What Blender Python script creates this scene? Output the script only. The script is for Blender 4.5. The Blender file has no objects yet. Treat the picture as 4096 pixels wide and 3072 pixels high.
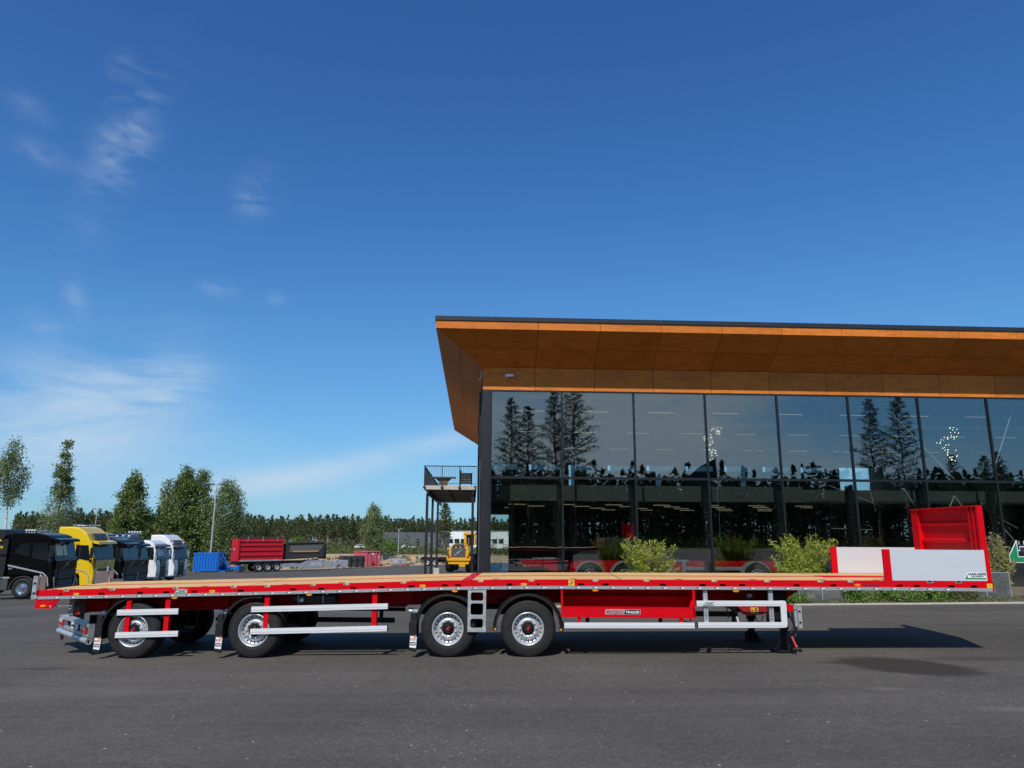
import bpy, math, random
import numpy as np
from mathutils import Vector, Matrix
R = math.radians
rnd = random.Random(7)
SC = bpy.context.scene
COL = SC.collection

# ------------------------------------------------------------------ camera
PITCH, ROLL, CAMH = R(11.73), 0.005, 2.29
cd = bpy.data.cameras.new('camera'); cam = bpy.data.objects.new('camera', cd); COL.objects.link(cam)
cd.sensor_width = 36.0; cd.sensor_fit = 'HORIZONTAL'; cd.lens = 36.0*2870/4096
cd.clip_start = 0.1; cd.clip_end = 4000
fw = Vector((0, math.cos(PITCH), math.sin(PITCH))); u0 = Vector((0, -math.sin(PITCH), math.cos(PITCH)))
rx = Vector((1, 0, 0))*math.cos(ROLL)+u0*math.sin(ROLL); ux = u0*math.cos(ROLL)-Vector((1, 0, 0))*math.sin(ROLL)
cam.matrix_world = Matrix(((rx.x, ux.x, -fw.x, 0), (rx.y, ux.y, -fw.y, 0), (rx.z, ux.z, -fw.z, CAMH), (0, 0, 0, 1)))
SC.camera = cam
# ------------------------------------------------------------------ sun, sky, exposure
LIGHT = Vector((0.25, 0.84, -1.0)).normalized()          # the way the sunlight travels
sd = bpy.data.lights.new('sun', 'SUN'); sun = bpy.data.objects.new('sun', sd); COL.objects.link(sun)
sd.energy = 4.4; sd.angle = R(0.5); sd.color = (1.0, 0.95, 0.87)
sun.rotation_euler = LIGHT.to_track_quat('-Z', 'Y').to_euler(); sun.location = (-10, -30, 40)
SC.view_settings.view_transform = 'Standard'; SC.view_settings.look = 'None'
SC.view_settings.gamma = 1.0; SC.view_settings.exposure = 0.0; SC.view_settings.use_curve_mapping = False
SC.render.engine = 'CYCLES'
SC.cycles.max_bounces = 8; SC.cycles.transparent_max_bounces = 24; SC.cycles.caustics_reflective = False
SC.cycles.caustics_refractive = False; SC.cycles.sample_clamp_indirect = 6.0
try:
    SC.cycles.use_denoising = True
except Exception:
    pass


class NT:
    """small helper to write node trees"""
    def __init__(s, tree): s.t = tree; s.n = tree.nodes; s.l = tree.links
    def add(s, ty, **kw):
        n = s.n.new(ty)
        for k, v in kw.items():
            if k == 'ins':
                for i, val in v.items(): s.put(n, i, val)
            else: setattr(n, k, v)
        return n
    def put(s, n, i, val):
        sock = n.inputs[i]
        if isinstance(val, bpy.types.NodeSocket): s.l.new(val, sock)
        else: sock.default_value = val
    def math(s, op, a, b=None, c=None, clamp=False):
        n = s.n.new('ShaderNodeMath'); n.operation = op; n.use_clamp = clamp
        for i, v in enumerate((a, b, c)):
            if v is not None: s.put(n, i, v)
        return n.outputs[0]
    def noise(s, vec, scale, detail=4.0, rough=0.55, dist=0.0):
        n = s.add('ShaderNodeTexNoise', ins={'Vector': vec, 'Scale': scale, 'Detail': detail, 'Roughness': rough, 'Distortion': dist})
        return n.outputs[0]
    def mapr(s, v, a, b, c=0.0, d=1.0, smooth=False):
        n = s.add('ShaderNodeMapRange', ins={0: v, 1: a, 2: b, 3: c, 4: d}); n.clamp = True
        if smooth: n.interpolation_type = 'SMOOTHSTEP'
        return n.outputs[0]
    def mix(s, f, a, b, mode='MIX'):
        n = s.n.new('ShaderNodeMix'); n.data_type = 'RGBA'; n.blend_type = mode
        s.put(n, 0, f); s.put(n, 6, a); s.put(n, 7, b)
        return n.outputs[2]
    def ramp(s, f, stops):
        n = s.n.new('ShaderNodeValToRGB'); e = n.color_ramp.elements
        while len(e) < len(stops): e.new(0.5)
        for el, (p, c) in zip(e, stops): el.position = p; el.color = c if len(c) == 4 else (*c, 1)
        s.l.new(f, n.inputs[0]); return n.outputs[0]


# world: Nishita sky with thin cirrus
W = bpy.data.worlds.new('World'); SC.world = W; W.use_nodes = True
w = NT(W.node_tree); w.n.clear()
sky = w.add('ShaderNodeTexSky', sky_type='NISHITA'); sky.sun_disc = False
sky.sun_elevation = math.asin(-LIGHT.z); sky.sun_rotation = math.atan2(-LIGHT.x, -LIGHT.y)
sky.air_density = 1.0; sky.dust_density = 0.3; sky.ozone_density = 2.0; sky.altitude = 200


def vmath(op, a, b):
    n = w.add('ShaderNodeVectorMath', operation=op)
    for i, v in enumerate((a, b)):
        if isinstance(v, bpy.types.NodeSocket): w.l.new(v, n.inputs[i])
        else: n.inputs[i].default_value = v
    return n.outputs[0]


# deep clear-weather blue: a film-like curve on the physical sky colour
g15 = w.add('ShaderNodeGamma', ins={0: vmath('MULTIPLY', sky.outputs[0], (0.1, 0.1, 0.1)), 1: 1.5}).outputs[0]
den = vmath('ADD', vmath('MULTIPLY', g15, (2.73, 2.73, 2.73)), (1, 1, 1))
clear = vmath('MULTIPLY', vmath('DIVIDE', g15, den), (13.8, 24.9, 36.2))
tc = w.add('ShaderNodeTexCoord'); sep = w.add('ShaderNodeSeparateXYZ'); w.l.new(tc.outputs['Generated'], sep.inputs[0])
az = w.math('ARCTAN2', sep.outputs[0], sep.outputs[1]); el = w.math('ARCSINE', sep.outputs[2])
ae = w.add('ShaderNodeCombineXYZ', ins={0: az, 1: el, 2: 0.0}).outputs[0]


def wisps(rot, sx, sy, lo, hi, scale=1.0):
    m = w.add('ShaderNodeMapping', ins={0: ae, 2: (0, 0, rot), 3: (sx, sy, 1)})
    v = w.noise(m.outputs[0], scale, 7.0, 0.62, 0.5)
    return w.mapr(v, lo, hi, 0, 1, True)


def blob(a, e, ra, re, rot=0.0):
    c, s_ = math.cos(rot), math.sin(rot)
    da = w.math('SUBTRACT', az, a); de = w.math('SUBTRACT', el, e)
    p = w.math('ADD', w.math('MULTIPLY', da, c/ra), w.math('MULTIPLY', de, s_/ra))
    q = w.math('SUBTRACT', w.math('MULTIPLY', de, c/re), w.math('MULTIPLY', da, s_/re))
    d2 = w.math('ADD', w.math('MULTIPLY', p, p), w.math('MULTIPLY', q, q))
    return w.math('EXPONENT', w.math('MULTIPLY', d2, -1.0))


fine = wisps(0.9, 9, 26, 0.38, 0.70); soft = wisps(0.25, 3.0, 11, 0.36, 0.70, 1.0); feather = wisps(1.1, 14, 34, 0.34, 0.68); veil = wisps(0.2, 2.0, 7, 0.20, 0.60)
acc = None
for (a, e, ra, re, rot, st, tex) in [
        (-0.538, 0.458, 0.026, 0.080, -0.32, 0.36, fine), (-0.555, 0.425, 0.018, 0.035, -0.5, 0.14, feather), (-0.549, 0.542, 0.018, 0.026, -0.3, 0.15, fine),
        (-0.371, 0.436, 0.022, 0.026, -0.6, 0.26, feather), (-0.404, 0.310, 0.026, 0.010, 0.0, 0.16, feather), (-0.336, 0.305, 0.016, 0.010, 0.0, 0.16, feather),
        (-0.619, 0.428, 0.030, 0.012, -0.15, 0.18, feather), (-0.644, 0.473, 0.024, 0.012, -0.2, 0.15, feather),
        (-0.568, 0.271, 0.012, 0.028, 0.25, 0.18, feather), (-0.597, 0.237, 0.020, 0.012, -0.3, 0.18, feather),
        (-0.535, 0.150, 0.12, 0.065, 0.30, 0.68, soft), (-0.455, 0.205, 0.05, 0.055, -0.45, 0.36, soft), (-0.445, 0.185, 0.035, 0.03, 0.0, 0.25, feather),
        (-0.62, 0.09, 0.22, 0.05, 0.05, 0.45, soft), (-0.16, 0.106, 0.15, 0.016, 0.26, 0.60, veil), (-0.34, 0.062, 0.12, 0.020, 0.14, 0.50, veil),
        (2.92, 0.15, 0.13, 0.09, 0.2, 1.3, soft), (2.80, 0.13, 0.10, 0.08, 0.2, 1.3, veil), (3.02, 0.12, 0.12, 0.05, 0.0, 0.7, soft)]:
    t = w.math('MULTIPLY', w.math('MULTIPLY', blob(a, e, ra, re, rot), tex), st)
    acc = t if acc is None else w.math('ADD', acc, t)
# the sky behind the camera carries larger banks of cloud (seen mirrored in the glass)
back = w.mapr(sep.outputs[1], 0.15, -0.35, 0, 1, True)
bank = wisps(0.15, 2.2, 8.0, 0.46, 0.72)
acc = w.math('ADD', acc, w.math('MULTIPLY', w.math('MULTIPLY', back, bank), 0.75), clamp=True)
acc = w.math('MULTIPLY', acc, w.mapr(sep.outputs[2], -0.02, 0.05), clamp=True)
skyc = w.mix(acc, clear, (5.6, 6.9, 8.2, 1))
bg = w.add('ShaderNodeBackground', ins={0: skyc, 1: 0.1})
out = w.add('ShaderNodeOutputWorld'); w.l.new(bg.outputs[0], out.inputs[0])

# ------------------------------------------------------------------ materials
MATS = {}


def pm(name, col, rough=0.5, metal=0.0, var=0.08, scale=6.0, bump=0.0, bscale=60.0, coat=0.0, spec=0.5, emit=None, stretch=None, dirt=0.0):
    m = bpy.data.materials.new(name); m.use_nodes = True
    t = NT(m.node_tree); b = t.n['Principled BSDF']; tc = t.add('ShaderNodeTexCoord')
    vec = tc.outputs['Object']
    if stretch: vec = t.add('ShaderNodeMapping', ins={0: vec, 3: stretch}).outputs[0]
    n = t.noise(vec, scale, 6.0, 0.6)
    lo = tuple(max(0, c*(1-var)) for c in col)+(1,); hi = tuple(min(1, c*(1+var)) for c in col)+(1,)
    c = t.mix(t.mapr(n, 0.3, 0.7), lo, hi)
    if dirt:
        d = t.mapr(t.noise(vec, scale*0.35, 8.0, 0.7), 0.52, 0.75, 0, dirt)
        c = t.mix(d, c, (0.16, 0.13, 0.10, 1))
    t.l.new(c, b.inputs['Base Color'])
    r = t.mapr(t.noise(vec, scale*2.3, 4.0), 0.3, 0.7, max(0.02, rough-0.07), min(1, rough+0.07))
    t.l.new(r, b.inputs['Roughness'])
    b.inputs['Metallic'].default_value = metal
    b.inputs['Specular IOR Level'].default_value = spec
    if coat: b.inputs['Coat Weight'].default_value = coat; b.inputs['Coat Roughness'].default_value = 0.06
    if bump:
        bn = t.add('ShaderNodeBump', ins={'Strength': bump, 'Distance': 0.02, 'Height': t.noise(vec, bscale, 5.0)})
        t.l.new(bn.outputs[0], b.inputs['Normal'])
    if emit: b.inputs['Emission Color'].default_value = (*emit[0], 1); b.inputs['Emission Strength'].default_value = emit[1]
    MATS[name] = m
    return m


M_red = pm('red_paint', (0.60, 0.003, 0.010), 0.40, 0, 0.05, 1.5, coat=0.03, spec=0.12)
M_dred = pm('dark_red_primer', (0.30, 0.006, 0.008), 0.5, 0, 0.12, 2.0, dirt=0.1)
M_alu = pm('alloy_grey', (0.40, 0.42, 0.44), 0.42, 0.35, 0.08, 4.0)
M_galv = pm('galvanised_steel', (0.52, 0.55, 0.57), 0.40, 0.55, 0.28, 9.0)
M_white = pm('white_alloy', (0.68, 0.70, 0.72), 0.40, 0.10, 0.05, 3.0, stretch=(0.3, 1, 6))
M_panel = pm('brushed_panel', (0.62, 0.66, 0.70), 0.40, 0.18, 0.035, 5.0, stretch=(0.15, 1, 3))
M_black = pm('black_plastic', (0.012, 0.012, 0.013), 0.42, 0, 0.25, 8.0)
M_blackm = pm('black_steel', (0.010, 0.010, 0.011), 0.5, 0, 0.2, 8.0, spec=0.25)
M_rub = pm('tyre_rubber', (0.015, 0.015, 0.0155), 0.72, 0, 0.3, 9.0, bump=0.15, bscale=40, spec=0.35)
M_rim = pm('steel_rim', (0.56, 0.58, 0.60), 0.34, 0.45, 0.07, 6.0)
M_chrome = pm('chrome', (0.75, 0.76, 0.77), 0.10, 1.0, 0.03, 6.0)
M_yel = pm('yellow_label', (0.78, 0.50, 0.02), 0.5, 0, 0.05, 20)
M_amber = pm('amber_lens', (0.70, 0.26, 0.01), 0.18, 0, 0.1, 30, coat=0.5)
M_wht = pm('white_print', (0.82, 0.82, 0.82), 0.5, 0, 0.03, 10)
M_ink = pm('navy_print', (0.012, 0.02, 0.06), 0.5, 0, 0.05, 10)
M_rink = pm('red_print', (0.50, 0.01, 0.02), 0.5, 0, 0.05, 10)
M_green = pm('green_print', (0.01, 0.23, 0.09), 0.45, 0, 0.05, 10)
M_lred = pm('red_lens', (0.50, 0.01, 0.01), 0.15, 0, 0.1, 30, coat=0.5)
M_lwht = pm('clear_lens', (0.62, 0.62, 0.62), 0.15, 0, 0.1, 30, coat=0.5)
M_brown = pm('brown_board', (0.15, 0.115, 0.11), 0.55, 0, 0.12, 5)
M_ply = None
M_conc = pm('concrete', (0.50, 0.47, 0.42), 0.85, 0, 0.15, 3.0, bump=0.3, bscale=30, dirt=0.25)
M_kerb = pm('kerb_stone', (0.46, 0.43, 0.38), 0.85, 0, 0.15, 5.0, bump=0.3, bscale=40, dirt=0.2)
M_dmetal = pm('dark_cladding', (0.022, 0.022, 0.026), 0.42, 0.2, 0.1, 3.0)
M_frame = pm('window_frame_metal', (0.014, 0.015, 0.018), 0.4, 0.2, 0.1, 3.0)
M_trim = pm('roof_trim', (0.035, 0.040, 0.048), 0.38, 0.4, 0.1, 2.0)
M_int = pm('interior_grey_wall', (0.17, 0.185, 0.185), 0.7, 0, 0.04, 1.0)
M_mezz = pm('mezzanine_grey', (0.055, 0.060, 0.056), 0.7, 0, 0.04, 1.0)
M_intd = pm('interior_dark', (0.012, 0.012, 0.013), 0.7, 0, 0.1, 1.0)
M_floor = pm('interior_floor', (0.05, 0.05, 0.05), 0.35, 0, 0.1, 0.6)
M_steelw = pm('white_steel', (0.45, 0.46, 0.46), 0.5, 0, 0.04, 2.0)
M_lampw = pm('lamp_tube', (0.9, 0.9, 0.85), 0.4, 0, 0.0, 1, emit=((1.0, 0.85, 0.62), 0.40))
M_bulb = pm('bulb_glow', (0.9, 0.9, 0.85), 0.4, 0, 0.0, 1, emit=((1.0, 0.84, 0.62), 5.0))
M_pole = pm('lamp_post_steel', (0.50, 0.53, 0.55), 0.45, 0.3, 0.06, 2.0)
M_blue = pm('blue_container_paint', (0.005, 0.13, 0.52), 0.40, 0, 0.10, 1.5, coat=0.15, dirt=0.06)
M_cred = pm('container_red', (0.55, 0.008, 0.02), 0.42, 0, 0.08, 1.2, coat=0.15)
M_pink = pm('faded_pink_paint', (0.52, 0.10, 0.13), 0.6, 0, 0.12, 1.5, dirt=0.15)
M_tarp = pm('dark_tarp', (0.035, 0.034, 0.032), 0.6, 0, 0.15, 2.0)
M_tarpg = pm('grey_tarp', (0.13, 0.12, 0.11), 0.6, 0, 0.10, 2.0)
M_timb = pm('timber_boards', (0.48, 0.29, 0.10), 0.65, 0, 0.15, 4.0, stretch=(0.5, 4, 4))
M_silver = pm('silver_skirt', (0.42, 0.44, 0.47), 0.35, 0.4, 0.06, 2.0)
M_rust = pm('rust_red', (0.35, 0.05, 0.03), 0.7, 0, 0.2, 5.0)
M_loader = pm('loader_yellow', (0.72, 0.36, 0.012), 0.42, 0, 0.07, 2.0, coat=0.1)
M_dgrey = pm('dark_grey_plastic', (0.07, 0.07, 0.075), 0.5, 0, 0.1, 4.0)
M_gbldg = pm('dark_grey_cladding', (0.085, 0.092, 0.105), 0.6, 0, 0.06, 0.3, stretch=(6, 1, 0.2))
M_wbldg = pm('white_cladding', (0.80, 0.81, 0.82), 0.6, 0, 0.03, 0.3)
M_dglass = pm('dark_window', (0.02, 0.03, 0.035), 0.08, 0, 0.1, 1.0)
M_tkblk = pm('black_truck_paint', (0.005, 0.005, 0.006), 0.16, 0, 0.1, 2.0, coat=0.0, spec=0.06)
M_tkyel = pm('yellow_truck_paint', (0.76, 0.52, 0.015), 0.22, 0, 0.04, 2.0, coat=0.5)
M_tkwht = pm('white_truck_paint', (0.78, 0.79, 0.80), 0.25, 0, 0.03, 2.0, coat=0.4)
M_tkgry = pm('grey_truck_trim', (0.07, 0.072, 0.075), 0.4, 0.0, 0.08, 4.0, spec=0.3)
M_tkglass = pm('truck_glass', (0.008, 0.012, 0.016), 0.05, 0, 0.1, 1.0, coat=0.05, spec=0.4)
M_tkscr = pm('truck_windscreen', (0.008, 0.018, 0.024), 0.05, 0, 0.3, 1.2, coat=0.0, spec=0.36)
M_rail = pm('balcony_rail_metal', (0.03, 0.04, 0.05), 0.45, 0.3, 0.1, 5.0)
M_bark = pm('bark_brown', (0.12, 0.075, 0.05), 0.9, 0, 0.3, 4.0, bump=0.4, bscale=20)
M_pbark = pm('pine_bark', (0.24, 0.13, 0.075), 0.9, 0, 0.3, 3.0, bump=0.4, bscale=20)
M_bbark = pm('birch_bark', (0.55, 0.53, 0.49), 0.8, 0, 0.5, 3.0, stretch=(1, 1, 4))
M_cane = pm('bamboo_cane', (0.38, 0.33, 0.16), 0.6, 0, 0.3, 6.0)


def m_wood(name, base, dark, rough, sx, coat, contrast):
    """laminate or plywood: long figured grain, panel to panel variation"""
    m = bpy.data.materials.new(name); m.use_nodes = True
    t = NT(m.node_tree); b = t.n['Principled BSDF']; tc = t.add('ShaderNodeTexCoord'); oi = t.add('ShaderNodeObjectInfo')
    off = t.add('ShaderNodeVectorMath', operation='SCALE'); cx = t.add('ShaderNodeCombineXYZ', ins={0: oi.outputs['Random'], 1: oi.outputs['Random'], 2: oi.outputs['Random']})
    t.l.new(cx.outputs[0], off.inputs[0]); off.inputs['Scale'].default_value = 37.0
    ad = t.add('ShaderNodeVectorMath', operation='ADD'); t.l.new(tc.outputs['Object'], ad.inputs[0]); t.l.new(off.outputs[0], ad.inputs[1])
    mp = t.add('ShaderNodeMapping', ins={0: ad.outputs[0], 3: sx})
    g1 = t.noise(mp.outputs[0], 1.3, 7.0, 0.6, 1.2); g2 = t.noise(mp.outputs[0], 6.0, 4.0, 0.6, 0.4)
    blot = t.noise(ad.outputs[0], 0.9, 3.0, 0.5)
    f = t.math('ADD', t.math('MULTIPLY', g1, 0.6), t.math('MULTIPLY', g2, 0.4))
    c = t.mix(t.mapr(f, 0.36, 0.64), (*dark, 1), (*base, 1))
    c = t.mix(t.mapr(blot, 0.5, 0.72, 0, contrast), c, (*tuple(x*0.55 for x in dark), 1))
    br = t.mapr(oi.outputs['Random'], 0, 1, 0.90, 1.10)
    c = t.mix(1.0, c, t.add('ShaderNodeCombineColor', ins={0: br, 1: br, 2: br}).outputs[0], 'MULTIPLY')
    t.l.new(c, b.inputs['Base Color']); b.inputs['Roughness'].default_value = rough; b.inputs['Specular IOR Level'].default_value = 0.2
    if coat: b.inputs['Coat Weight'].default_value = coat; b.inputs['Coat Roughness'].default_value = 0.2
    return m


M_lam = m_wood('wood_laminate', (0.70, 0.220, 0.034), (0.50, 0.134, 0.018), 0.55, (1.0, 3.5, 4.5), 0.0, 0.30)
M_ply = m_wood('deck_plywood', (0.72, 0.48, 0.205), (0.54, 0.33, 0.125), 0.65, (0.35, 7.0, 7.0), 0.0, 0.15)


def m_leaf(name, c1, c2, trans=0.25):
    m = bpy.data.materials.new(name); m.use_nodes = True
    t = NT(m.node_tree); t.n.clear(); geo = t.add('ShaderNodeNewGeometry'); tc = t.add('ShaderNodeTexCoord')
    big = t.noise(tc.outputs['Object'], 0.7, 3.0)
    f = t.math('ADD', t.math('MULTIPLY', geo.outputs['Random Per Island'], 0.65), t.math('MULTIPLY', t.mapr(big, 0.3, 0.7), 0.35))
    c = t.mix(f, (*c1, 1), (*c2, 1))
    d = t.add('ShaderNodeBsdfDiffuse', ins={0: c}); tr = t.add('ShaderNodeBsdfTranslucent', ins={0: c}); gl = t.add('ShaderNodeBsdfGlossy', ins={0: (0.5, 0.5, 0.5, 1), 1: 0.5})
    mx = t.add('ShaderNodeMixShader', ins={0: trans, 1: d.outputs[0], 2: tr.outputs[0]})
    m2 = t.add('ShaderNodeMixShader', ins={0: 0.04, 1: mx.outputs[0], 2: gl.outputs[0]})
    o = t.add('ShaderNodeOutputMaterial'); t.l.new(m2.outputs[0], o.inputs[0])
    return m


M_birch = m_leaf('birch_leaves', (0.07, 0.12, 0.04), (0.28, 0.34, 0.135), 0.33)
M_alder = m_leaf('alder_leaves', (0.06, 0.105, 0.024), (0.235, 0.29, 0.08), 0.33)
M_willow = m_leaf('willow_leaves', (0.1, 0.145, 0.065), (0.3, 0.34, 0.17), 0.33)
M_pine = m_leaf('pine_needles', (0.03, 0.058, 0.026), (0.125, 0.155, 0.055), 0.12)
M_spruce = m_leaf('spruce_needles', (0.02, 0.045, 0.024), (0.07, 0.1, 0.044), 0.10)
M_bamb = m_leaf('bamboo_leaves', (0.17, 0.25, 0.02), (0.56, 0.60, 0.09), 0.35)
M_dryb = m_leaf('dry_bamboo_leaves', (0.22, 0.19, 0.10), (0.42, 0.36, 0.22), 0.3)
M_shrub = m_leaf('shrub_leaves', (0.06, 0.14, 0.02), (0.21, 0.34, 0.06), 0.3)
M_grass = m_leaf('grass_blades', (0.06, 0.10, 0.020), (0.19, 0.21, 0.07), 0.3)
M_weed = m_leaf('undergrowth_leaves', (0.05, 0.085, 0.022), (0.18, 0.19, 0.075), 0.3)


def m_asphalt():
    m = bpy.data.materials.new('asphalt'); m.use_nodes = True
    t = NT(m.node_tree); b = t.n['Principled BSDF']; tc = t.add('ShaderNodeTexCoord'); v = tc.outputs['Object']
    n1 = t.noise(v, 24, 5.0, 0.75); n2 = t.noise(v, 7.5, 5.0, 0.7); n3 = t.noise(v, 0.22, 5.0, 0.6)
    mp = t.add('ShaderNodeMapping', ins={0: v, 2: (0, 0, -0.06), 3: (0.06, 1.1, 1)}); n4 = t.noise(mp.outputs[0], 1.0, 5.0, 0.6)
    vo = t.add('ShaderNodeTexVoronoi', ins={'Vector': v, 'Scale': 15.0}); vo2 = t.add('ShaderNodeTexVoronoi', ins={'Vector': v, 'Scale': 5.0})
    c = t.mix(t.mapr(n1, 0.28, 0.72), (0.050, 0.0445, 0.0375, 1), (0.124, 0.112, 0.095, 1))
    c = t.mix(t.mapr(n2, 0.42, 0.66, 0, 0.42), c, (0.050, 0.0465, 0.042, 1))
    spk = t.mapr(vo.outputs['Distance'], 0.06, 0.22, 1, 0); sel = t.math('GREATER_THAN', t.add('ShaderNodeSeparateColor', ins={0: vo.outputs['Color']}).outputs[0], 0.82)
    c = t.mix(t.math('MULTIPLY', t.math('MULTIPLY', spk, sel), 0.7), c, (0.26, 0.245, 0.225, 1))
    spk2 = t.mapr(vo2.outputs['Distance'], 0.03, 0.10, 1, 0); sel2 = t.math('GREATER_THAN', t.add('ShaderNodeSeparateColor', ins={0: vo2.outputs['Color']}).outputs[1], 0.86)
    vo3 = t.add('ShaderNodeTexVoronoi', ins={'Vector': v, 'Scale': 9.0}); sel3 = t.math('GREATER_THAN', t.add('ShaderNodeSeparateColor', ins={0: vo3.outputs['Color']}).outputs[2], 0.86)
    c = t.mix(t.math('MULTIPLY', t.math('MULTIPLY', t.mapr(vo3.outputs['Distance'], 0.08, 0.17, 1, 0), sel3), 0.55), c, (0.30, 0.28, 0.25, 1))
    c = t.mix(t.math('MULTIPLY', t.math('MULTIPLY', spk2, sel2), 0.8), c, (0.55, 0.53, 0.50, 1))
    k = t.math('ADD', t.math('MULTIPLY', t.mapr(n3, 0.3, 0.7), 0.6), t.math('MULTIPLY', t.mapr(n4, 0.3, 0.7), 0.4))
    br = t.mapr(k, 0.2, 0.8, 0.78, 1.24)
    c = t.mix(1.0, c, t.add('ShaderNodeCombineColor', ins={0: br, 1: br, 2: br}).outputs[0], 'MULTIPLY')
    # worn-in stains: an oil patch in front of the landing legs, small ones by the rear wheels, pale scuffs
    sp = t.add('ShaderNodeSeparateXYZ'); t.l.new(v, sp.inputs[0])
    wob = t.noise(v, 1.6, 6.0, 0.7)

    def stain(x, y, rx_, ry_, soft, col, amt, rot=0.0):
        nonlocal c
        dx = t.math('SUBTRACT', sp.outputs[0], x); dy = t.math('SUBTRACT', sp.outputs[1], y)
        cr, sr = math.cos(rot), math.sin(rot)
        p = t.math('ADD', t.math('MULTIPLY', dx, cr/rx_), t.math('MULTIPLY', dy, sr/rx_)); q = t.math('SUBTRACT', t.math('MULTIPLY', dy, cr/ry_), t.math('MULTIPLY', dx, sr/ry_))
        d = t.math('SQRT', t.math('ADD', t.math('MULTIPLY', p, p), t.math('MULTIPLY', q, q)))
        d = t.math('ADD', d, t.math('MULTIPLY', t.math('SUBTRACT', wob, 0.5), 0.7))
        c = t.mix(t.math('MULTIPLY', t.mapr(d, 1.0-soft, 1.0+soft, 1, 0, True), amt), c, col)
    stain(6.72, 12.95, 1.10, 0.74, 0.20, (0.026, 0.021, 0.017, 1), 0.85, -0.70)
    stain(6.2, 13.35, 0.8, 0.16, 0.5, (0.030, 0.026, 0.023, 1), 0.6)
    stain(-8.35, 13.6, 0.5, 0.10, 0.6, (0.032, 0.027, 0.024, 1), 0.6)
    stain(8.3, 13.6, 1.1, 0.2, 0.6, (0.034, 0.030, 0.027, 1), 0.5)
    stain(5.5, 11.2, 0.22, 0.10, 0.7, (0.17, 0.155, 0.14, 1), 0.4); stain(6.5, 9.9, 0.35, 0.12, 0.7, (0.17, 0.155, 0.14, 1), 0.35)
    stain(-7.0, 11.6, 1.2, 0.5, 0.7, (0.15, 0.135, 0.12, 1), 0.2)
    t.l.new(c, b.inputs['Base Color']); b.inputs['Roughness'].default_value = 0.85; b.inputs['Specular IOR Level'].default_value = 0.3
    bn = t.add('ShaderNodeBump', ins={'Strength': 0.55, 'Distance': 0.012, 'Height': t.math('ADD', n1, t.math('MULTIPLY', n2, 0.6))}); t.l.new(bn.outputs[0], b.inputs['Normal'])
    return m


def m_terrain():
    m = bpy.data.materials.new('grass_and_sand'); m.use_nodes = True
    t = NT(m.node_tree); b = t.n['Principled BSDF']; tc = t.add('ShaderNodeTexCoord'); v = tc.outputs['Object']
    sp = t.add('ShaderNodeSeparateXYZ'); t.l.new(v, sp.inputs[0])
    n = t.noise(v, 0.35, 6.0, 0.65); nb = t.noise(v, 2.5, 6.0, 0.7)
    sand = t.mix(t.mapr(nb, 0.3, 0.7), (0.34, 0.215, 0.115, 1), (0.50, 0.345, 0.205, 1))
    grs = t.mix(t.mapr(n, 0.3, 0.7), (0.065, 0.085, 0.028, 1), (0.155, 0.145, 0.060, 1))
    yy = t.math('ADD', sp.outputs[1], t.math('MULTIPLY', t.math('SUBTRACT', nb, 0.5), 6.0))
    a = t.mapr(yy, 131, 136, 1, 0); xx = t.mapr(sp.outputs[0], -48, -42, 0, 1); lo = t.mapr(yy, 100, 104, 0, 1)
    f = t.math('MULTIPLY', t.math('MULTIPLY', a, xx), lo)
    f = t.math('MULTIPLY', f, t.mapr(n, 0.62, 0.72, 1, 0.35))
    t.l.new(t.mix(f, grs, sand), b.inputs['Base Color']); b.inputs['Roughness'].default_value = 0.95
    bn = t.add('ShaderNodeBump', ins={'Strength': 0.6, 'Distance': 0.2, 'Height': nb}); t.l.new(bn.outputs[0], b.inputs['Normal'])
    return m


def m_glass(name, tint, refl):
    """coated architectural glazing: mirror reflection rising to grazing angles over a tinted see-through pane"""
    m = bpy.data.materials.new(name); m.use_nodes = True
    t = NT(m.node_tree); t.n.clear(); tc = t.add('ShaderNodeTexCoord'); oi = t.add('ShaderNodeObjectInfo')
    lw = t.add('ShaderNodeLayerWeight', ins={0: 0.5})
    f = t.math('ADD', t.math('MULTIPLY', t.math('POWER', lw.outputs[1], 5.0), 0.9), refl, clamp=True)
    ad = t.add('ShaderNodeVectorMath', operation='ADD'); t.l.new(tc.outputs['Object'], ad.inputs[0]); t.l.new(oi.outputs['Random'], ad.inputs[1])
    bn = t.add('ShaderNodeBump', ins={'Strength': 0.045, 'Distance': 0.05, 'Height': t.noise(ad.outputs[0], 0.9, 1.5, 0.4)})
    tr = t.add('ShaderNodeBsdfTransparent', ins={0: (*tint, 1)}); gl = t.add('ShaderNodeBsdfGlossy', ins={0: (0.95, 0.98, 1.0, 1), 1: 0.0}); t.l.new(bn.outputs[0], gl.inputs['Normal'])
    mx = t.add('ShaderNodeMixShader', ins={0: f, 1: tr.outputs[0], 2: gl.outputs[0]}); o = t.add('ShaderNodeOutputMaterial'); t.l.new(mx.outputs[0], o.inputs[0])
    return m


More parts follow.
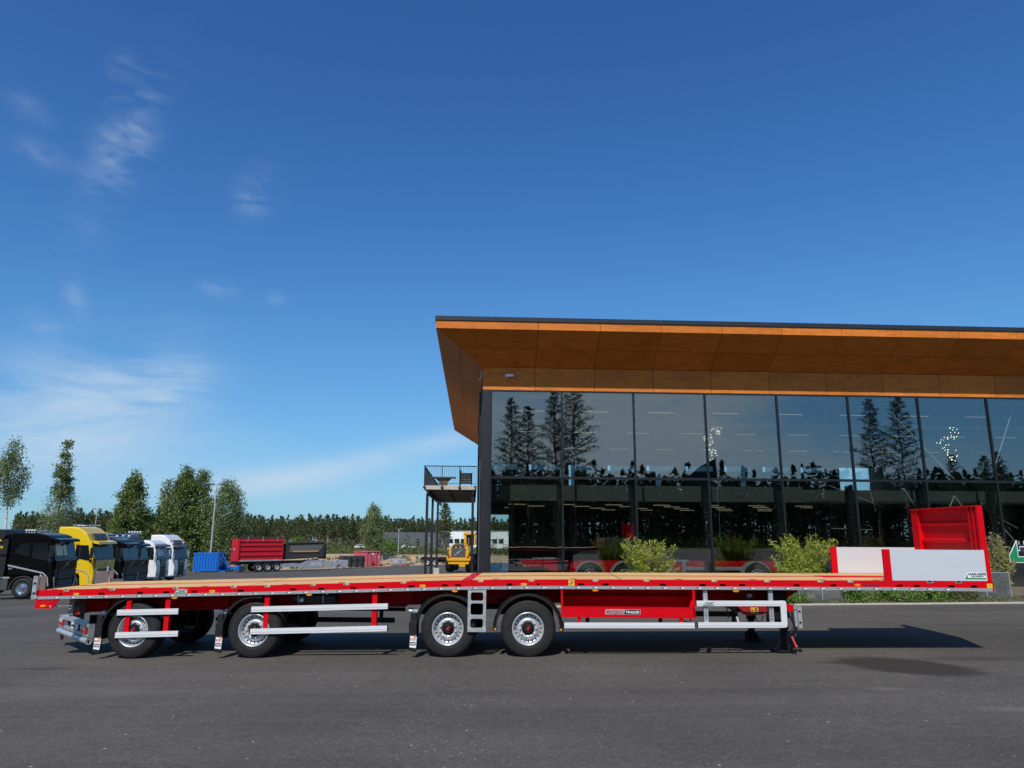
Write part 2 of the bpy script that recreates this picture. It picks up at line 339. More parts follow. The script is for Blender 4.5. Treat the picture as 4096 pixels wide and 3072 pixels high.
def m_mesh():
    m = bpy.data.materials.new('perforated_sheet'); m.use_nodes = True
    t = NT(m.node_tree); t.n.clear(); tc = t.add('ShaderNodeTexCoord')
    vo = t.add('ShaderNodeTexVoronoi', ins={'Vector': tc.outputs['Object'], 'Scale': 34.0, 'Randomness': 0.0})
    a = t.mapr(vo.outputs['Distance'], 0.44, 0.50, 1, 0)
    d = t.add('ShaderNodeBsdfPrincipled', ins={'Base Color': (0.20, 0.215, 0.23, 1), 'Roughness': 0.45, 'Metallic': 0.4}); tr = t.add('ShaderNodeBsdfTransparent')
    mx = t.add('ShaderNodeMixShader', ins={0: t.math('MULTIPLY', a, 0.78), 1: d.outputs[0], 2: tr.outputs[0]}); o = t.add('ShaderNodeOutputMaterial'); t.l.new(mx.outputs[0], o.inputs[0])
    return m


M_asph = m_asphalt(); M_terr = m_terrain(); M_mesh = m_mesh()
M_glass = m_glass('facade_glass', (0.80, 0.85, 0.83), 0.145)
M_rglass = m_glass('rear_glass', (0.34, 0.40, 0.43), 0.10)
M_soil = pm('planting_soil', (0.13, 0.10, 0.07), 0.95, 0, 0.35, 4.0, bump=0.6, bscale=30)


# ------------------------------------------------------------------ mesh helpers
class MB:
    def __init__(s): s.v = []; s.f = []; s.mi = []; s.cm = 0
    def m(s, i): s.cm = i; return s
    def face(s, *ids): s.f.append(ids); s.mi.append(s.cm)
    def hexa(s, p):
        """eight corners: bottom ring 0-3, top ring 4-7"""
        b = len(s.v); s.v += [tuple(x) for x in p]
        for q in ((3, 2, 1, 0), (4, 5, 6, 7), (0, 1, 5, 4), (1, 2, 6, 5), (2, 3, 7, 6), (3, 0, 4, 7)): s.face(*[b+i for i in q])
        return s
    def box(s, x0, x1, y0, y1, z0, z1):
        return s.hexa([(x0, y0, z0), (x1, y0, z0), (x1, y1, z0), (x0, y1, z0), (x0, y0, z1), (x1, y0, z1), (x1, y1, z1), (x0, y1, z1)])
    def prism(s, pts, a, b, axis='y'):
        """polygon in the plane across the axis, extruded from a to b"""
        def P(u, v, t): return {'y': (u, t, v), 'x': (t, u, v), 'z': (u, v, t)}[axis]
        n = len(pts); k = len(s.v)
        s.v += [P(u, v, a) for u, v in pts]+[P(u, v, b) for u, v in pts]
        s.face(*range(k, k+n)); s.face(*range(k+2*n-1, k+n-1, -1))
        for i in range(n): s.face(k+i, k+n+i, k+n+(i+1) % n, k+(i+1) % n)
        return s
    def tube(s, pts, r, n=8, cap=True, r2=None):
        pts = [Vector(p) for p in pts]; k0 = len(s.v); m = len(pts); up = Vector((0, 0, 1))
        for i, p in enumerate(pts):
            d = (pts[min(i+1, m-1)]-pts[max(i-1, 0)]).normalized()
            a = d.cross(up)
            if a.length < 1e-3: a = d.cross(Vector((1, 0, 0)))
            a.normalize(); b = d.cross(a).normalized()
            rr = r if r2 is None else r+(r2-r)*i/(m-1)
            for j in range(n):
                t = 2*math.pi*j/n; s.v.append(tuple(p+a*math.cos(t)*rr+b*math.sin(t)*rr))
        for i in range(m-1):
            for j in range(n): s.face(k0+i*n+j, k0+i*n+(j+1) % n, k0+(i+1)*n+(j+1) % n, k0+(i+1)*n+j)
        if cap: s.face(*range(k0+n-1, k0-1, -1)); s.face(*range(k0+(m-1)*n, k0+m*n))
        return s
    def lathe(s, prof, c=(0, 0, 0), axis='y', n=32, a0=0.0, a1=2*math.pi):
        """profile [(radius, along axis)] swept about an axis through c"""
        full = abs(a1-a0-2*math.pi) < 1e-6; k0 = len(s.v); m = len(prof); st = n if full else n+1
        for i in range(st):
            t = a0+(a1-a0)*i/n; cs, sn = math.cos(t), math.sin(t)
            for r, h in prof:
                q = {'y': (r*cs, h, r*sn), 'x': (h, r*cs, r*sn), 'z': (r*cs, r*sn, h)}[axis]
                s.v.append((c[0]+q[0], c[1]+q[1], c[2]+q[2]))
        for i in range(n):
            i2 = (i+1) % st
            for j in range(m-1): s.face(k0+i*m+j, k0+i*m+j+1, k0+i2*m+j+1, k0+i2*m+j)
        return s
    def grid(s, nx, ny, fn):
        k = len(s.v)
        for j in range(ny+1):
            for i in range(nx+1): s.v.append(tuple(fn(i/nx, j/ny)))
        for j in range(ny):
            for i in range(nx):
                a = k+j*(nx+1)+i; s.face(a, a+1, a+nx+2, a+nx+1)
        return s
    def xf(s, M, start=0):
        s.v[start:] = [tuple(M @ Vector(p)) for p in s.v[start:]]; return s
    def mesh(s, name, mats, smooth=False):
        me = bpy.data.meshes.new(name); me.from_pydata(s.v, [], s.f)
        for q in (mats if isinstance(mats, (list, tuple)) else [mats]): me.materials.append(q)
        me.polygons.foreach_set('material_index', s.mi)
        if smooth: me.polygons.foreach_set('use_smooth', [True]*len(s.f))
        me.update()
        return me
    def build(s, name, mats, parent=None, smooth=False, loc=None, bevel=0.0, **tags):
        o = bpy.data.objects.new(name, s.mesh(name, mats, smooth)); COL.objects.link(o)
        if parent is not None: o.parent = parent
        if loc: o.location = loc
        if bevel:
            b = o.modifiers.new('bevel', 'BEVEL'); b.width = bevel; b.segments = 3; b.limit_method = 'ANGLE'; b.angle_limit = R(35)
        for k, v in tags.items(): o[k] = v
        if smooth: autosmooth(o)
        return o


def autosmooth(o, deg=40):
    me = o.data
    try:
        me.set_sharp_from_angle(angle=R(deg))
    except Exception:
        pass


def empty(name, loc=(0, 0, 0), rz=0.0, **tags):
    o = bpy.data.objects.new(name, None); COL.objects.link(o); o.location = loc; o.rotation_euler = (0, 0, rz)
    o.empty_display_size = 0.2
    for k, v in tags.items(): o[k] = v
    return o


def inst(src_mesh, name, parent=None, loc=(0, 0, 0), rot=(0, 0, 0), sc=(1, 1, 1), **tags):
    o = bpy.data.objects.new(name, src_mesh); COL.objects.link(o)
    if parent is not None: o.parent = parent
    o.location = loc; o.rotation_euler = rot; o.scale = sc
    for k, v in tags.items(): o[k] = v
    return o


def copy_tree(o, parent=None, **tags):
    c = o.copy(); COL.objects.link(c)
    if parent is not None: c.parent = parent
    for k, v in tags.items(): c[k] = v
    for ch in [x for x in list(bpy.data.objects) if x.parent == o]: copy_tree(ch, c)
    return c


_tx = {}


def text_mesh(body, size, bold=0.0, shear=0.0, extrude=0.0015, space=1.0, sx=1.0):
    key = (body, size, bold, shear, space, sx)
    if key in _tx: return _tx[key]
    cu = bpy.data.curves.new('lettering', 'FONT'); cu.body = body; cu.size = size; cu.offset = bold*size; cu.shear = shear
    cu.extrude = extrude; cu.space_character = space; cu.resolution_u = 3
    o = bpy.data.objects.new('lettering', cu); COL.objects.link(o)
    bpy.context.view_layer.update()
    me = bpy.data.meshes.new_from_object(o.evaluated_get(bpy.context.evaluated_depsgraph_get()))
    bpy.data.objects.remove(o); bpy.data.curves.remove(cu)
    if sx != 1.0:
        for v in me.vertices: v.co.x *= sx
    _tx[key] = me
    return me


def text(body, size, mat, parent, loc, rot=(R(90), 0, 0), name='lettering', width=None, **kw):
    me = text_mesh(body, size, **kw).copy(); me.materials.clear(); me.materials.append(mat)
    if width:
        xs = [v.co.x for v in me.vertices]; k = width/max(1e-6, max(xs)-min(xs)); x0 = min(xs)
        for v in me.vertices: v.co.x = (v.co.x-x0)*k
    return inst(me, name, parent, loc, rot)


def fast_quads(name, P, mats, parent=None, **tags):
    """P: (n,4,3) array of separate quads"""
    n = len(P); me = bpy.data.meshes.new(name)
    me.vertices.add(n*4); me.vertices.foreach_set('co', np.asarray(P, dtype=np.float32).ravel())
    me.loops.add(n*4); me.loops.foreach_set('vertex_index', np.arange(n*4, dtype=np.int32))
    me.polygons.add(n); me.polygons.foreach_set('loop_start', np.arange(0, n*4, 4, dtype=np.int32)); me.polygons.foreach_set('loop_total', np.full(n, 4, dtype=np.int32))
    me.materials.append(mats); me.update(calc_edges=True)
    if parent is False: return me
    o = bpy.data.objects.new(name, me); COL.objects.link(o)
    if parent is not None: o.parent = parent
    for k, v in tags.items(): o[k] = v
    return o


def quads_at(c, L, Wd, rng, droop=0.0, flat=0.0, axis=None):
    """leaf-like quads of length L, width Wd round centres c (n,3)"""
    n = len(c)
    d = rng.normal(size=(n, 3))
    if axis is not None: d = axis+0.45*d
    d[:, 2] = d[:, 2]*(1-flat)-droop
    d /= np.linalg.norm(d, axis=1)[:, None]+1e-9
    e = rng.normal(size=(n, 3)); e -= (e*d).sum(1)[:, None]*d; e /= np.linalg.norm(e, axis=1)[:, None]+1e-9
    l = (L*rng.uniform(0.6, 1.3, n))[:, None]/2; ww = (Wd*rng.uniform(0.6, 1.3, n))[:, None]/2
    return np.stack([c-d*l, c+e*ww-d*l*0.1, c+d*l, c-e*ww-d*l*0.1], 1)


# ------------------------------------------------------------------ ground
def yend(x): return float(np.interp(x, [-48, -36, -22, 40], [93, 98, 119, 121]))
def gz(x, y):
    xx = max(-45, min(25, x)); yy = max(0.0, y-17)
    return 0.015*xx-0.025*min(yy, 101)-0.010*max(0, min(1, (-x-5)/20))*min(yy, 28)
def terrain(x, y):
    ye = yend(x); d = y-ye
    if d <= 0: return gz(x, y)
    zf = float(np.interp(y, [0, 133, 180, 260, 330, 500, 900, 2500], [-1.55, -1.55, -2.2, -3.3, -5.3, -8.5, -16, -60]))
    k = max(0, min(1, d/18)); k = k*k*(3-2*k)
    return gz(x, ye)*(1-k)+zf*k


b = MB()
xs = list(np.linspace(-90, 60, 61)); ts = [0, 0.12, 0.2, 0.28, 0.36, 0.44, 0.52, 0.60, 0.68, 0.76, 0.84, 0.92, 1.0]
def yard_pt(u, v):
    x = -90+150*u; y0 = -18; y1 = yend(x); y = y0+(y1-y0)*v
    return (x, y, gz(x, y))
b.grid(75, 70, yard_pt).build('asphalt_yard', M_asph, None, True, kind='structure')
b = MB()
def terr_pt(u, v):
    x = -700+1500*u; vv = v
    y = -400+ (vv*2.0)*560 if vv < 0.5 else 160+((vv-0.5)*2)**2*1900
    z = terrain(x, y)
    return (x, y, z-(0.10 if (y < yend(x)+0.01 and -90 < x < 60 and y > -18) else 0.0))
b.grid(240, 240, terr_pt).build('terrain', M_terr, None, True, kind='structure')
# a clean strip that carries the bank right up to the edge of the asphalt
b = MB()
b.grid(150, 14, lambda u, v: (-90+150*u, yend(-90+150*u)-0.5+v*24.0, terrain(-90+150*u, yend(-90+150*u)-0.5+v*24.0)+(-0.03 if v < 0.03 else 0.02))).build('sand_bank', M_terr, None, True, kind='structure')

# ------------------------------------------------------------------ the flatbed trailer
_hx = [-9.5, -9.28, -7.2, -5.05, -3.8, -2.62, -1.4, -0.21, 1.2, 4.05, 7.29, 8.98, 9.3]
_hz = [1.142, 1.148, 1.205, 1.265, 1.306, 1.344, 1.386, 1.414, 1.428, 1.436, 1.450, 1.443, 1.441]
def Hd(x): return float(np.interp(x, _hx, _hz))
def gl(x): return 0.0160*x                      # ground under the trailer, in its own frame
TR = empty('flatbed_trailer', (0, 14.2, 0), math.atan(-0.04), category='trailer',
           label='long red flatbed semi-trailer with plywood deck parked across the yard')
X0, X1, WID = -9.28, 9.0, 2.55


def strip(b, xa, xb, y0, y1, o0, o1, step=0.8):
    """a bar that follows the cambered deck; o0/o1 = bottom/top offset from deck height"""
    n = max(1, int(math.ceil((xb-xa)/step)))
    for i in range(n):
        a = xa+(xb-xa)*i/n; c = xa+(xb-xa)*(i+1)/n; ha, hc = Hd(a), Hd(c)
        b.hexa([(a, y0, ha+o0), (c, y0, hc+o0), (c, y1, hc+o0), (a, y1, ha+o0), (a, y0, ha+o1), (c, y0, hc+o1), (c, y1, hc+o1), (a, y1, ha+o1)])
    return b


LOW = [-7.98, -7.218, -6.697, -6.148, -5.231, -4.211, -3.664, -3.036, -2.488, -1.917, -1.271, -1.016, -0.029, 1.333, 1.798, 2.878, 3.629, 4.004, 4.363, 5.377, 6.058, 7.279, 7.595, 8.222, 8.637]
TOP = [-8.685, -7.769, -6.516, -5.369, -4.715, -3.824, -3.176, -2.069, -0.585, 0.387, 1.61, 2.574, 3.848, 4.834, 5.823, 6.383, 7.845, 8.367]
# near rail: a plate with real slots and edge notches cut through it
cuts = [(x-0.058, x+0.058, 'l') for x in LOW]+[(x-0.045, x+0.045, 't') for x in TOP]+[(-8.797-0.022, -8.797+0.022, 'l'), (0.516-0.022, 0.516+0.022, 'l')]
edges = sorted({X0, X1, *[c for a, e, _ in cuts for c in (a, e)]})
b = MB()
for xa, xb in zip(edges[:-1], edges[1:]):
    mid = (xa+xb)/2; kinds = {k for a, e, k in cuts if a < mid < e}
    top = -0.026 if 't' in kinds else 0.0
    if 'l' in kinds:
        strip(b, xa, xb, 0, 0.012, -0.070, top); strip(b, xa, xb, 0, 0.012, -0.118, -0.110)
    else:
        strip(b, xa, xb, 0, 0.012, -0.118, top)
    if 't' not in kinds: strip(b, xa, xb, 0.012, 0.085, -0.010, -0.001)
rail = b.build('side_rail', M_red, TR)
b = MB()
for x in LOW: # folded rims of the lashing slots
    h = Hd(x)-0.09
    pts = [(x+math.copysign(0.038, c)+0.024*c if abs(c) > .01 else x, 0) for c in ()]
    prof = []
    for k in range(20):
        t = 2*math.pi*k/20; prof.append((x+math.copysign(0.036, math.cos(t))+0.024*math.cos(t), -0.003, h+0.024*math.sin(t)))
    MB().tube(prof+[prof[0]], 0.004, 5, False).build('slot_rim', M_red, rail)
b = MB()
for x in TOP:
    h = Hd(x)
    MB().box(x-0.055, x-0.043, -0.006, 0.08, h-0.030, h+0.004).box(x+0.043, x+0.055, -0.006, 0.08, h-0.030, h+0.004).box(x-0.043, x+0.043, -0.006, 0.08, h-0.036, h-0.027).build('lashing_pocket', M_galv, rail)
b = MB(); strip(b, X0+.02, X1-.02, 0.10, 0.115, -0.165, -0.012); b.build('slot_shade_plate', M_blackm, rail)  # black plate added behind the rail; its colour stands for shade in the slots
b = MB(); strip(b, X0, X1, WID-0.012, WID, -0.118, 0); strip(b, X0, X1, WID-0.085, WID-0.012, -0.010, -0.001); b.build('side_rail', M_red, TR)
# pale rub strip with reflective stickers
b = MB(); strip(b, -9.23, 8.96, -0.014, 0.012, -0.174, -0.119)
rub = b.build('rub_strip', M_alu, TR)
stk = MB().m(0).box(-0.048, 0.048, -0.0015, 0, -0.017, 0.017).m(1).prism([(-0.030, -0.011), (0.040, -0.011), (0.044, 0.010), (-0.016, 0.010)], -0.003, -0.0016)
stkm = stk.mesh('reflector', [M_dgrey, M_wht])
x = -8.86
while x < 8.2:
    inst(stkm, 'reflector', rub, (x, -0.014, Hd(x)-0.146), (0, -math.atan((Hd(x+.1)-Hd(x-.1))/.2), 0)); x += 0.327
b = MB(); strip(b, X0, X1, WID-0.012, WID+0.014, -0.174, -0.119); b.build('rub_strip', M_alu, TR)
# plywood deck in bays either side of the red centre strip
JO = [-9.22, -8.76, -5.11, -0.93, -0.77, 2.09, 6.26, 8.95]
for xa, xb in zip(JO[:-1], JO[1:]):
    if abs(xa+0.93) < 1e-6: continue
    wide = xa > 6
    for y0, y1 in ((0.09, 0.90 if wide else 1.10), (1.70 if wide else 1.45, WID-0.09)):
        b = MB(); strip(b, xa+0.014, xb-0.014, y0, y1, -0.028, 0.003); b.build('deck_panel', M_ply, TR)
b = MB(); strip(b, X0, 6.24, 1.105, 1.445, -0.03, -0.004); b.build('centre_strip', M_red, TR)
b = MB(); strip(b, 6.26, 8.95, 0.905, 1.695, -0.03, -0.004)
cs = b.build('checker_plate', M_red, TR)
b = MB()
for i in range(48):
    for j in range(11):
        xx = 6.32+i*0.055; yy = 0.94+j*0.07; s_ = 0.012 if (i+j) % 2 else -0.012; h = Hd(xx)-0.004
        b.hexa([(xx-.018, yy-s_-.004, h), (xx+.018, yy+s_-.004, h), (xx+.018, yy+s_+.004, h), (xx-.018, yy-s_+.004, h), (xx-.014, yy-s_-.002, h+.004), (xx+.014, yy+s_-.002, h+.004), (xx+.014, yy+s_+.002, h+.004), (xx-.014, yy-s_+.002, h+.004)])
b.build('tread_pattern', M_red, cs, kind='stuff')
b = MB(); strip(b, -0.92, -0.78, 0.085, WID-0.085, -0.03, 0.001); b.build('cross_bar', M_red, TR)
b = MB(); strip(b, X0, X0+0.05, 0, WID, -0.17, -0.001); b.build('end_beam', M_red, TR)
b = MB(); strip(b, X1-0.04, X1, 0.0, WID, -0.174, -0.001); b.build('end_beam', M_red, TR)
b = MB()
for x in (-9.0, -8.0, -7.2, -6.0, -4.4, -3.3, -1.9, -0.3, 1.2, 3.2, 4.6, 5.9, 6.9): # folded lashing eyes beside the rail
    h = Hd(x); MB().box(x-0.06, x+0.06, 0.09, 0.17, h+0.001, h+0.007).build('lashing_eye', M_dred, TR)
# chassis
for yy in (0.66, 1.83):
    b = MB(); strip(b, -8.95, 5.15, yy, yy+0.016, -0.47, -0.17); strip(b, -8.95, 5.15, yy-0.06, yy+0.076, -0.485, -0.47); strip(b, 5.15, 8.9, yy, yy+0.016, -0.22, -0.17)
    h = Hd(5.3); b.prism([(5.15, h-0.17), (5.15, h-0.47), (5.25, h-0.47), (5.72, h-0.17)], yy+0.001, yy+0.015)
    for i in range(23):
        x = -8.8+i*0.62; b.box(x, x+0.012, yy-0.055, yy+0.07, Hd(x)-0.468, Hd(x)-0.172)
    b.build('chassis_beam', M_red, TR)
b = MB()
for i in range(29):
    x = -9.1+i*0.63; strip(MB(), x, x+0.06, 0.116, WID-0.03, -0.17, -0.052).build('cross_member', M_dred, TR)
b = MB(); strip(b, X0+.06, X1-.05, 0.12, WID-.02, -0.050, -0.032); b.build('deck_underside', M_blackm, TR)
# wheels
AX = [(-7.31, 0.400), (-4.94, 0.438), (-1.20, 0.497), (0.325, 0.514)]
tp = [(0.30, 0.02), (0.315, 0.005), (0.36, 0.0), (0.44, 0.006), (0.485, 0.020), (0.512, 0.042), (0.523, 0.075), (0.5245, 0.12), (0.518, 0.122), (0.518, 0.130), (0.5245, 0.132), (0.5245, 0.19), (0.517, 0.192), (0.517, 0.204), (0.5245, 0.206), (0.5245, 0.265), (0.517, 0.267), (0.517, 0.275), (0.523, 0.277), (0.523, 0.32), (0.512, 0.352), (0.485, 0.372), (0.44, 0.386), (0.36, 0.392), (0.30, 0.375)]
b = MB().lathe(tp, n=56)
for rr in (0.375, 0.455, 0.478):
    b.lathe([(rr-0.004, 0.004 if rr < .4 else 0.012), (rr, -0.001 if rr < .4 else 0.006), (rr+0.004, 0.004 if rr < .4 else 0.013)], n=48)
tyre_m = b.mesh('tyre', M_rub, True)
b = MB().lathe([(0.305, 0.012), (0.300, -0.004), (0.288, -0.006), (0.278, 0.012), (0.268, 0.06), (0.252, 0.085), (0.225, 0.095), (0.205, 0.088), (0.195, 0.06), (0.180, 0.045), (0.122, 0.043), (0.118, 0.055), (0.116, 0.10)], n=48)
b.lathe([(0.296, 0.38), (0.27, 0.30), (0.265, 0.09)], n=32)
for k in range(10):
    t = 2*math.pi*(k+.5)/10; cx, cz = 0.152*math.cos(t), 0.152*math.sin(t)
    b.lathe([(0.019, 0.044), (0.017, 0.018), (0.010, 0.010), (0.0, 0.010)], (cx, 0, cz), 'y', 6)
rim_m = b.mesh('rim', M_rim, True)
b = MB()
for k in range(20): # vent holes in the dish
    t = 2*math.pi*k/20; b.lathe([(0.0, 0.0785), (0.013, 0.0785), (0.0145, 0.086)], (0.237*math.cos(t), 0, 0.237*math.sin(t)), 'y', 8)
hole_m = b.mesh('vent_hole', M_blackm, True)
b = MB().lathe([(0.117, 0.06), (0.112, 0.035), (0.085, 0.030), (0.078, 0.005), (0.06, -0.012), (0.0, -0.014)], n=24)
for k in range(9):
    t = 2*math.pi*k/9; b.box(-0.012, 0.012, 0.018, 0.034, 0.082, 0.108); b.xf(Matrix.Rotation(t, 4, 'Y'), len(b.v)-8)
hub_m = b.mesh('hub', M_blackm, False)
cap_m = MB().lathe([(0.024, -0.012), (0.022, -0.024), (0.0, -0.026)], n=14).box(-0.012, 0.06, -0.018, -0.013, 0.012, 0.03).mesh('hub_cap', M_rink)
for i, (x, z) in enumerate(AX):
    for side in (0, 1):
        wh = inst(tyre_m, 'wheel', TR, (x, 0.045 if side == 0 else WID-0.045, z), (0, 0.3*i, math.pi*side))
        inst(rim_m, 'rim', wh); inst(hub_m, 'hub', wh); inst(hole_m, 'vent_hole', wh)
        if side == 0: inst(cap_m, 'hub_cap', wh, rot=(0, -0.3*i-0.5, 0))
    b = MB().tube([(x, 0.40, z), (x, WID-0.40, z)], 0.075, 12)
    for yy in (0.66, 1.83):
        b.tube([(x+.30, yy, z-.03), (x+.30, yy, z+.30)], 0.13, 14); b.prism([(x-.55, z+.25), (x-.45, z+.40), (x-.40, z+.30), (x+.40, z-.05), (x+.40, z-.12), (x, z-.06), (x-.1, z-.06)], yy-.03, yy+.05)
        b.box(x-.62, x-.40, yy-.04, yy+.06, z+.2, Hd(x)-.40)
    b.tube([(x-.2, 0.5, z+.1), (x-.2, 0.75, z+.1)], 0.085, 12)
    b.build('axle', M_blackm, TR)
# tyre sidewall lettering
for (x, z, ph) in ((AX[3][0], AX[3][1], 2.4), (AX[1][0], AX[1][1], 4.2), (AX[0][0], AX[0][1], 4.6)):
    word = 'Continental'
    for k, chh in enumerate(word):
        t = ph-k*0.105
        text(chh, 0.052, M_dgrey, TR, (x+0.415*math.cos(t), 0.0445, z+0.415*math.sin(t)), (R(90), math.pi/2-t, 0), 'tyre_lettering')


def fender(x, z, a0, a1, drop_l, drop_r):
    b = MB(); n = 22
    prof = [(0.625, 0.44), (0.640, 0.44), (0.655, 0.30), (0.660, 0.16), (0.650, 0.05), (0.622, 0.018), (0.600, 0.018), (0.600, 0.03), (0.620, 0.03), (0.640, 0.06), (0.648, 0.16), (0.640, 0.30), (0.625, 0.44)]
    b.lathe(prof, (x, 0, z), 'y', n, a0, a1)
    b.lathe([(0.662, 0.10), (0.672, 0.115), (0.662, 0.13)], (x, 0, z), 'y', n, a0, a1); b.lathe([(0.662, 0.20), (0.672, 0.215), (0.662, 0.23)], (x, 0, z), 'y', n, a0, a1)
    for a, dr in ((a1, drop_l), (a0, drop_r)):
        if dr:
            xx = x+0.63*math.cos(a); zz = z+0.63*math.sin(a); sg = -1 if xx < x else 1
            b.box(xx-0.012, xx+0.012, 0.02, 0.44, zz-dr, zz+0.01).box(xx-0.04, xx+0.04, 0.016, 0.03, zz-dr, zz+0.01)
    o = b.build('mudguard', M_black, TR, True)
    q = MB()
    if drop_l:
        xx = x+0.63*math.cos(a1); zz = z+0.63*math.sin(a1)-drop_l
        q.lathe([(0.022, 0.014), (0.022, 0.006), (0.018, 0.002), (0, 0.002)], (xx+.01, 0, zz+.03), 'y', 16)
    if drop_r:
        xx = x+0.63*math.cos(a0); zz = z+0.63*math.sin(a0)-drop_r
        q.lathe([(0.022, 0.014), (0.022, 0.006), (0.018, 0.002), (0, 0.002)], (xx-.01, 0, zz+.03), 'y', 16)
    if q.v: q.build('side_reflector', M_amber, o)
    return o


fender(*AX[3], R(2), R(178), 0.06, 0.06)
for i, (a0) in ((2, 50), (1, 78), (0, 78)):
    x, z = AX[i]; fender(x, z, R(a0), R(186), 0.10, 0)
    fx = x-0.655; fz = z-0.13
    b = MB().box(fx-.085, fx+.06, 0.02, 0.30, fz-.0, fz+.26).box(fx-.06, fx+.05, 0.02, 0.06, fz+.26, fz+.42)
    fl = b.build('flap_holder', M_black, TR, bevel=0.008)
    fb = MB().prism([(fx-.075, fz-.26), (fx+.07, fz-.29), (fx+.085, fz+.01), (fx-.06, fz+.03)], 0.012, 0.03).build('mud_flap', M_black, TR)
    st = MB().prism([(fx-.060, fz-.20), (fx+.062, fz-.215), (fx+.074, fz-.01), (fx-.050, fz+.005)], 0.008, 0.0115).build('flap_sticker', M_wht, fb)
    text('ROJO', 0.055, M_rink, fb, (fx-.045, 0.0065, fz-.075), (R(90), R(-2), 0), width=0.105, bold=0.02)
    MB().box(fx-.05, fx+.056, 0.005, 0.007, fz-.165, fz-.105).build('sticker_bar', M_ink, fb)
    text('TRAILER', 0.042, M_wht, fb, (fx-.042, 0.0035, fz-.15), (R(90), 0, 0), width=0.092, bold=0.03)
for x, z in AX[:3]:  # guards on the far wheels, seen under the deck
    b = MB().lathe([(0.62, WID-.44), (0.66, WID-.25), (0.65, WID-.03), (0.62, WID-.02)], (x, 0, z), 'y', 16, R(60), R(190))
    b.box(x-.72, x-.56, WID-.30, WID-.02, z-.42, z-.05); b.build('mudguard', M_black, TR, True)
# side guards
def guard_bar(pa, pb, hgt, name='guard_bar', mat=M_white):
    (xa, za), (xb, zb) = pa, pb
    b = MB()
    b.hexa([(xa, 0.0, za-hgt), (xb, 0.0, zb-hgt), (xb, .035, zb-hgt), (xa, .035, za-hgt), (xa, 0.0, za), (xb, 0.0, zb), (xb, .035, zb), (xa, .035, za)])
    b.hexa([(xa+.002, -.004, za-hgt*.62), (xb-.002, -.004, zb-hgt*.62), (xb-.002, 0.0, zb-hgt*.62), (xa+.002, 0.0, za-hgt*.62), (xa+.002, -.004, za-hgt*.40), (xb-.002, -.004, zb-hgt*.40), (xb-.002, 0.0, zb-hgt*.40), (xa+.002, 0.0, za-hgt*.40)])
    o = b.build(name, mat, TR)
    q = MB()
    for xx, zz, s_ in ((xa, za, -1), (xb, zb, 1)): q.box(min(xx, xx+s_*.02), max(xx, xx+s_*.02), -.002, .037, zz-hgt-.002, zz+.002)
    q.build('end_cap', M_black, o)
    return o


guard_bar((-7.63, .795), (-6.425, .83), 0.104); guard_bar((-7.62, .375), (-6.39, .418), 0.100)
guard_bar((-5.0, .876), (-2.355, .958), 0.101); guard_bar((-4.99, .468), (-2.354, .552), 0.100)
guard_bar((1.008, .640), (3.446, .661), 0.099); guard_bar((3.51, .668), (5.10, .684), 0.097); gb4 = guard_bar((3.499, 1.057), (5.10, 1.069), 0.096)
b = MB(); b.prism([(5.055, .588), (5.14, .588), (5.165, .63), (5.165, 1.04), (5.14, 1.072), (5.055, 1.070)], -.003, 0.038); b.build('guard_end', M_white, TR, bevel=0.008)
for x, zb in ((-7.433, .33), (-6.663, .35), (-4.716, .46), (-2.621, .53)):
    h = Hd(x)-0.18
    MB().box(x-.048, x+.048, .038, .075, zb-.05, h).box(x-.048, x-.036, .037, .13, zb, h).box(x+.036, x+.048, .037, .13, zb, h).build('guard_post', M_red, TR)
for x in (3.677, 4.895):
    b = MB().box(x-.035, x+.035, .040, .052, .60, Hd(x)-.18).box(x-.04, x-.032, .04, .09, .60, Hd(x)-.18).box(x+.032, x+.04, .04, .09, .60, Hd(x)-.18)
    o = b.build('guard_post', M_galv, TR); q = MB()
    for k in range(5): q.box(x-.006, x+.006, .038, .0405, .72+k*.055, .75+k*.055)
    q.build('post_slot', M_blackm, o)
for x in (1.296, 3.208): MB().box(x-.03, x+.03, .02, .09, .55, .75).build('guard_foot', M_red, TR)
# far side guards
b = MB()
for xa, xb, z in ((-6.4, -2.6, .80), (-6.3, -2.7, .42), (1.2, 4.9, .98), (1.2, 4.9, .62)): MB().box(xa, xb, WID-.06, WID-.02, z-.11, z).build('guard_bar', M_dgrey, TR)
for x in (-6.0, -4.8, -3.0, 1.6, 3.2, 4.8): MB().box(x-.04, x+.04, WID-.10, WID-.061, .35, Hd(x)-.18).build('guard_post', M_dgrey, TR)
# step ladder
b = MB(); xa, xb = -0.822, -0.473
for x in (xa, xb-.055): b.box(x, x+.055, -.004, .01, .455, 1.228)
for z0, z1 in ((1.178, 1.228), (.975, 1.022), (.695, .765), (.455, .528)): b.box(xa+.055, xb-.055, -.004, .01, z0, z1)
for z in (1.022, .765, .528): b.box(xa+.055, xb-.055, .01, .12, z-.02, z-.008)
for x0, x1, z0, z1 in ((xa+.055, xb-.055, 1.022, 1.178), (xa+.055, xb-.055, .765, .975), (xa+.055, xb-.055, .528, .695)):
    for cx, cz, sx, sz in ((x0, z0, 1, 1), (x1, z0, -1, 1), (x0, z1, 1, -1), (x1, z1, -1, -1)):
        b.prism([(cx, cz), (cx+sx*.035, cz), (cx+sx*.010, cz+sz*.010), (cx, cz+sz*.035)][::(1 if sx*sz > 0 else -1)], -.0035, .009)
b.build('step_ladder', M_galv, TR)
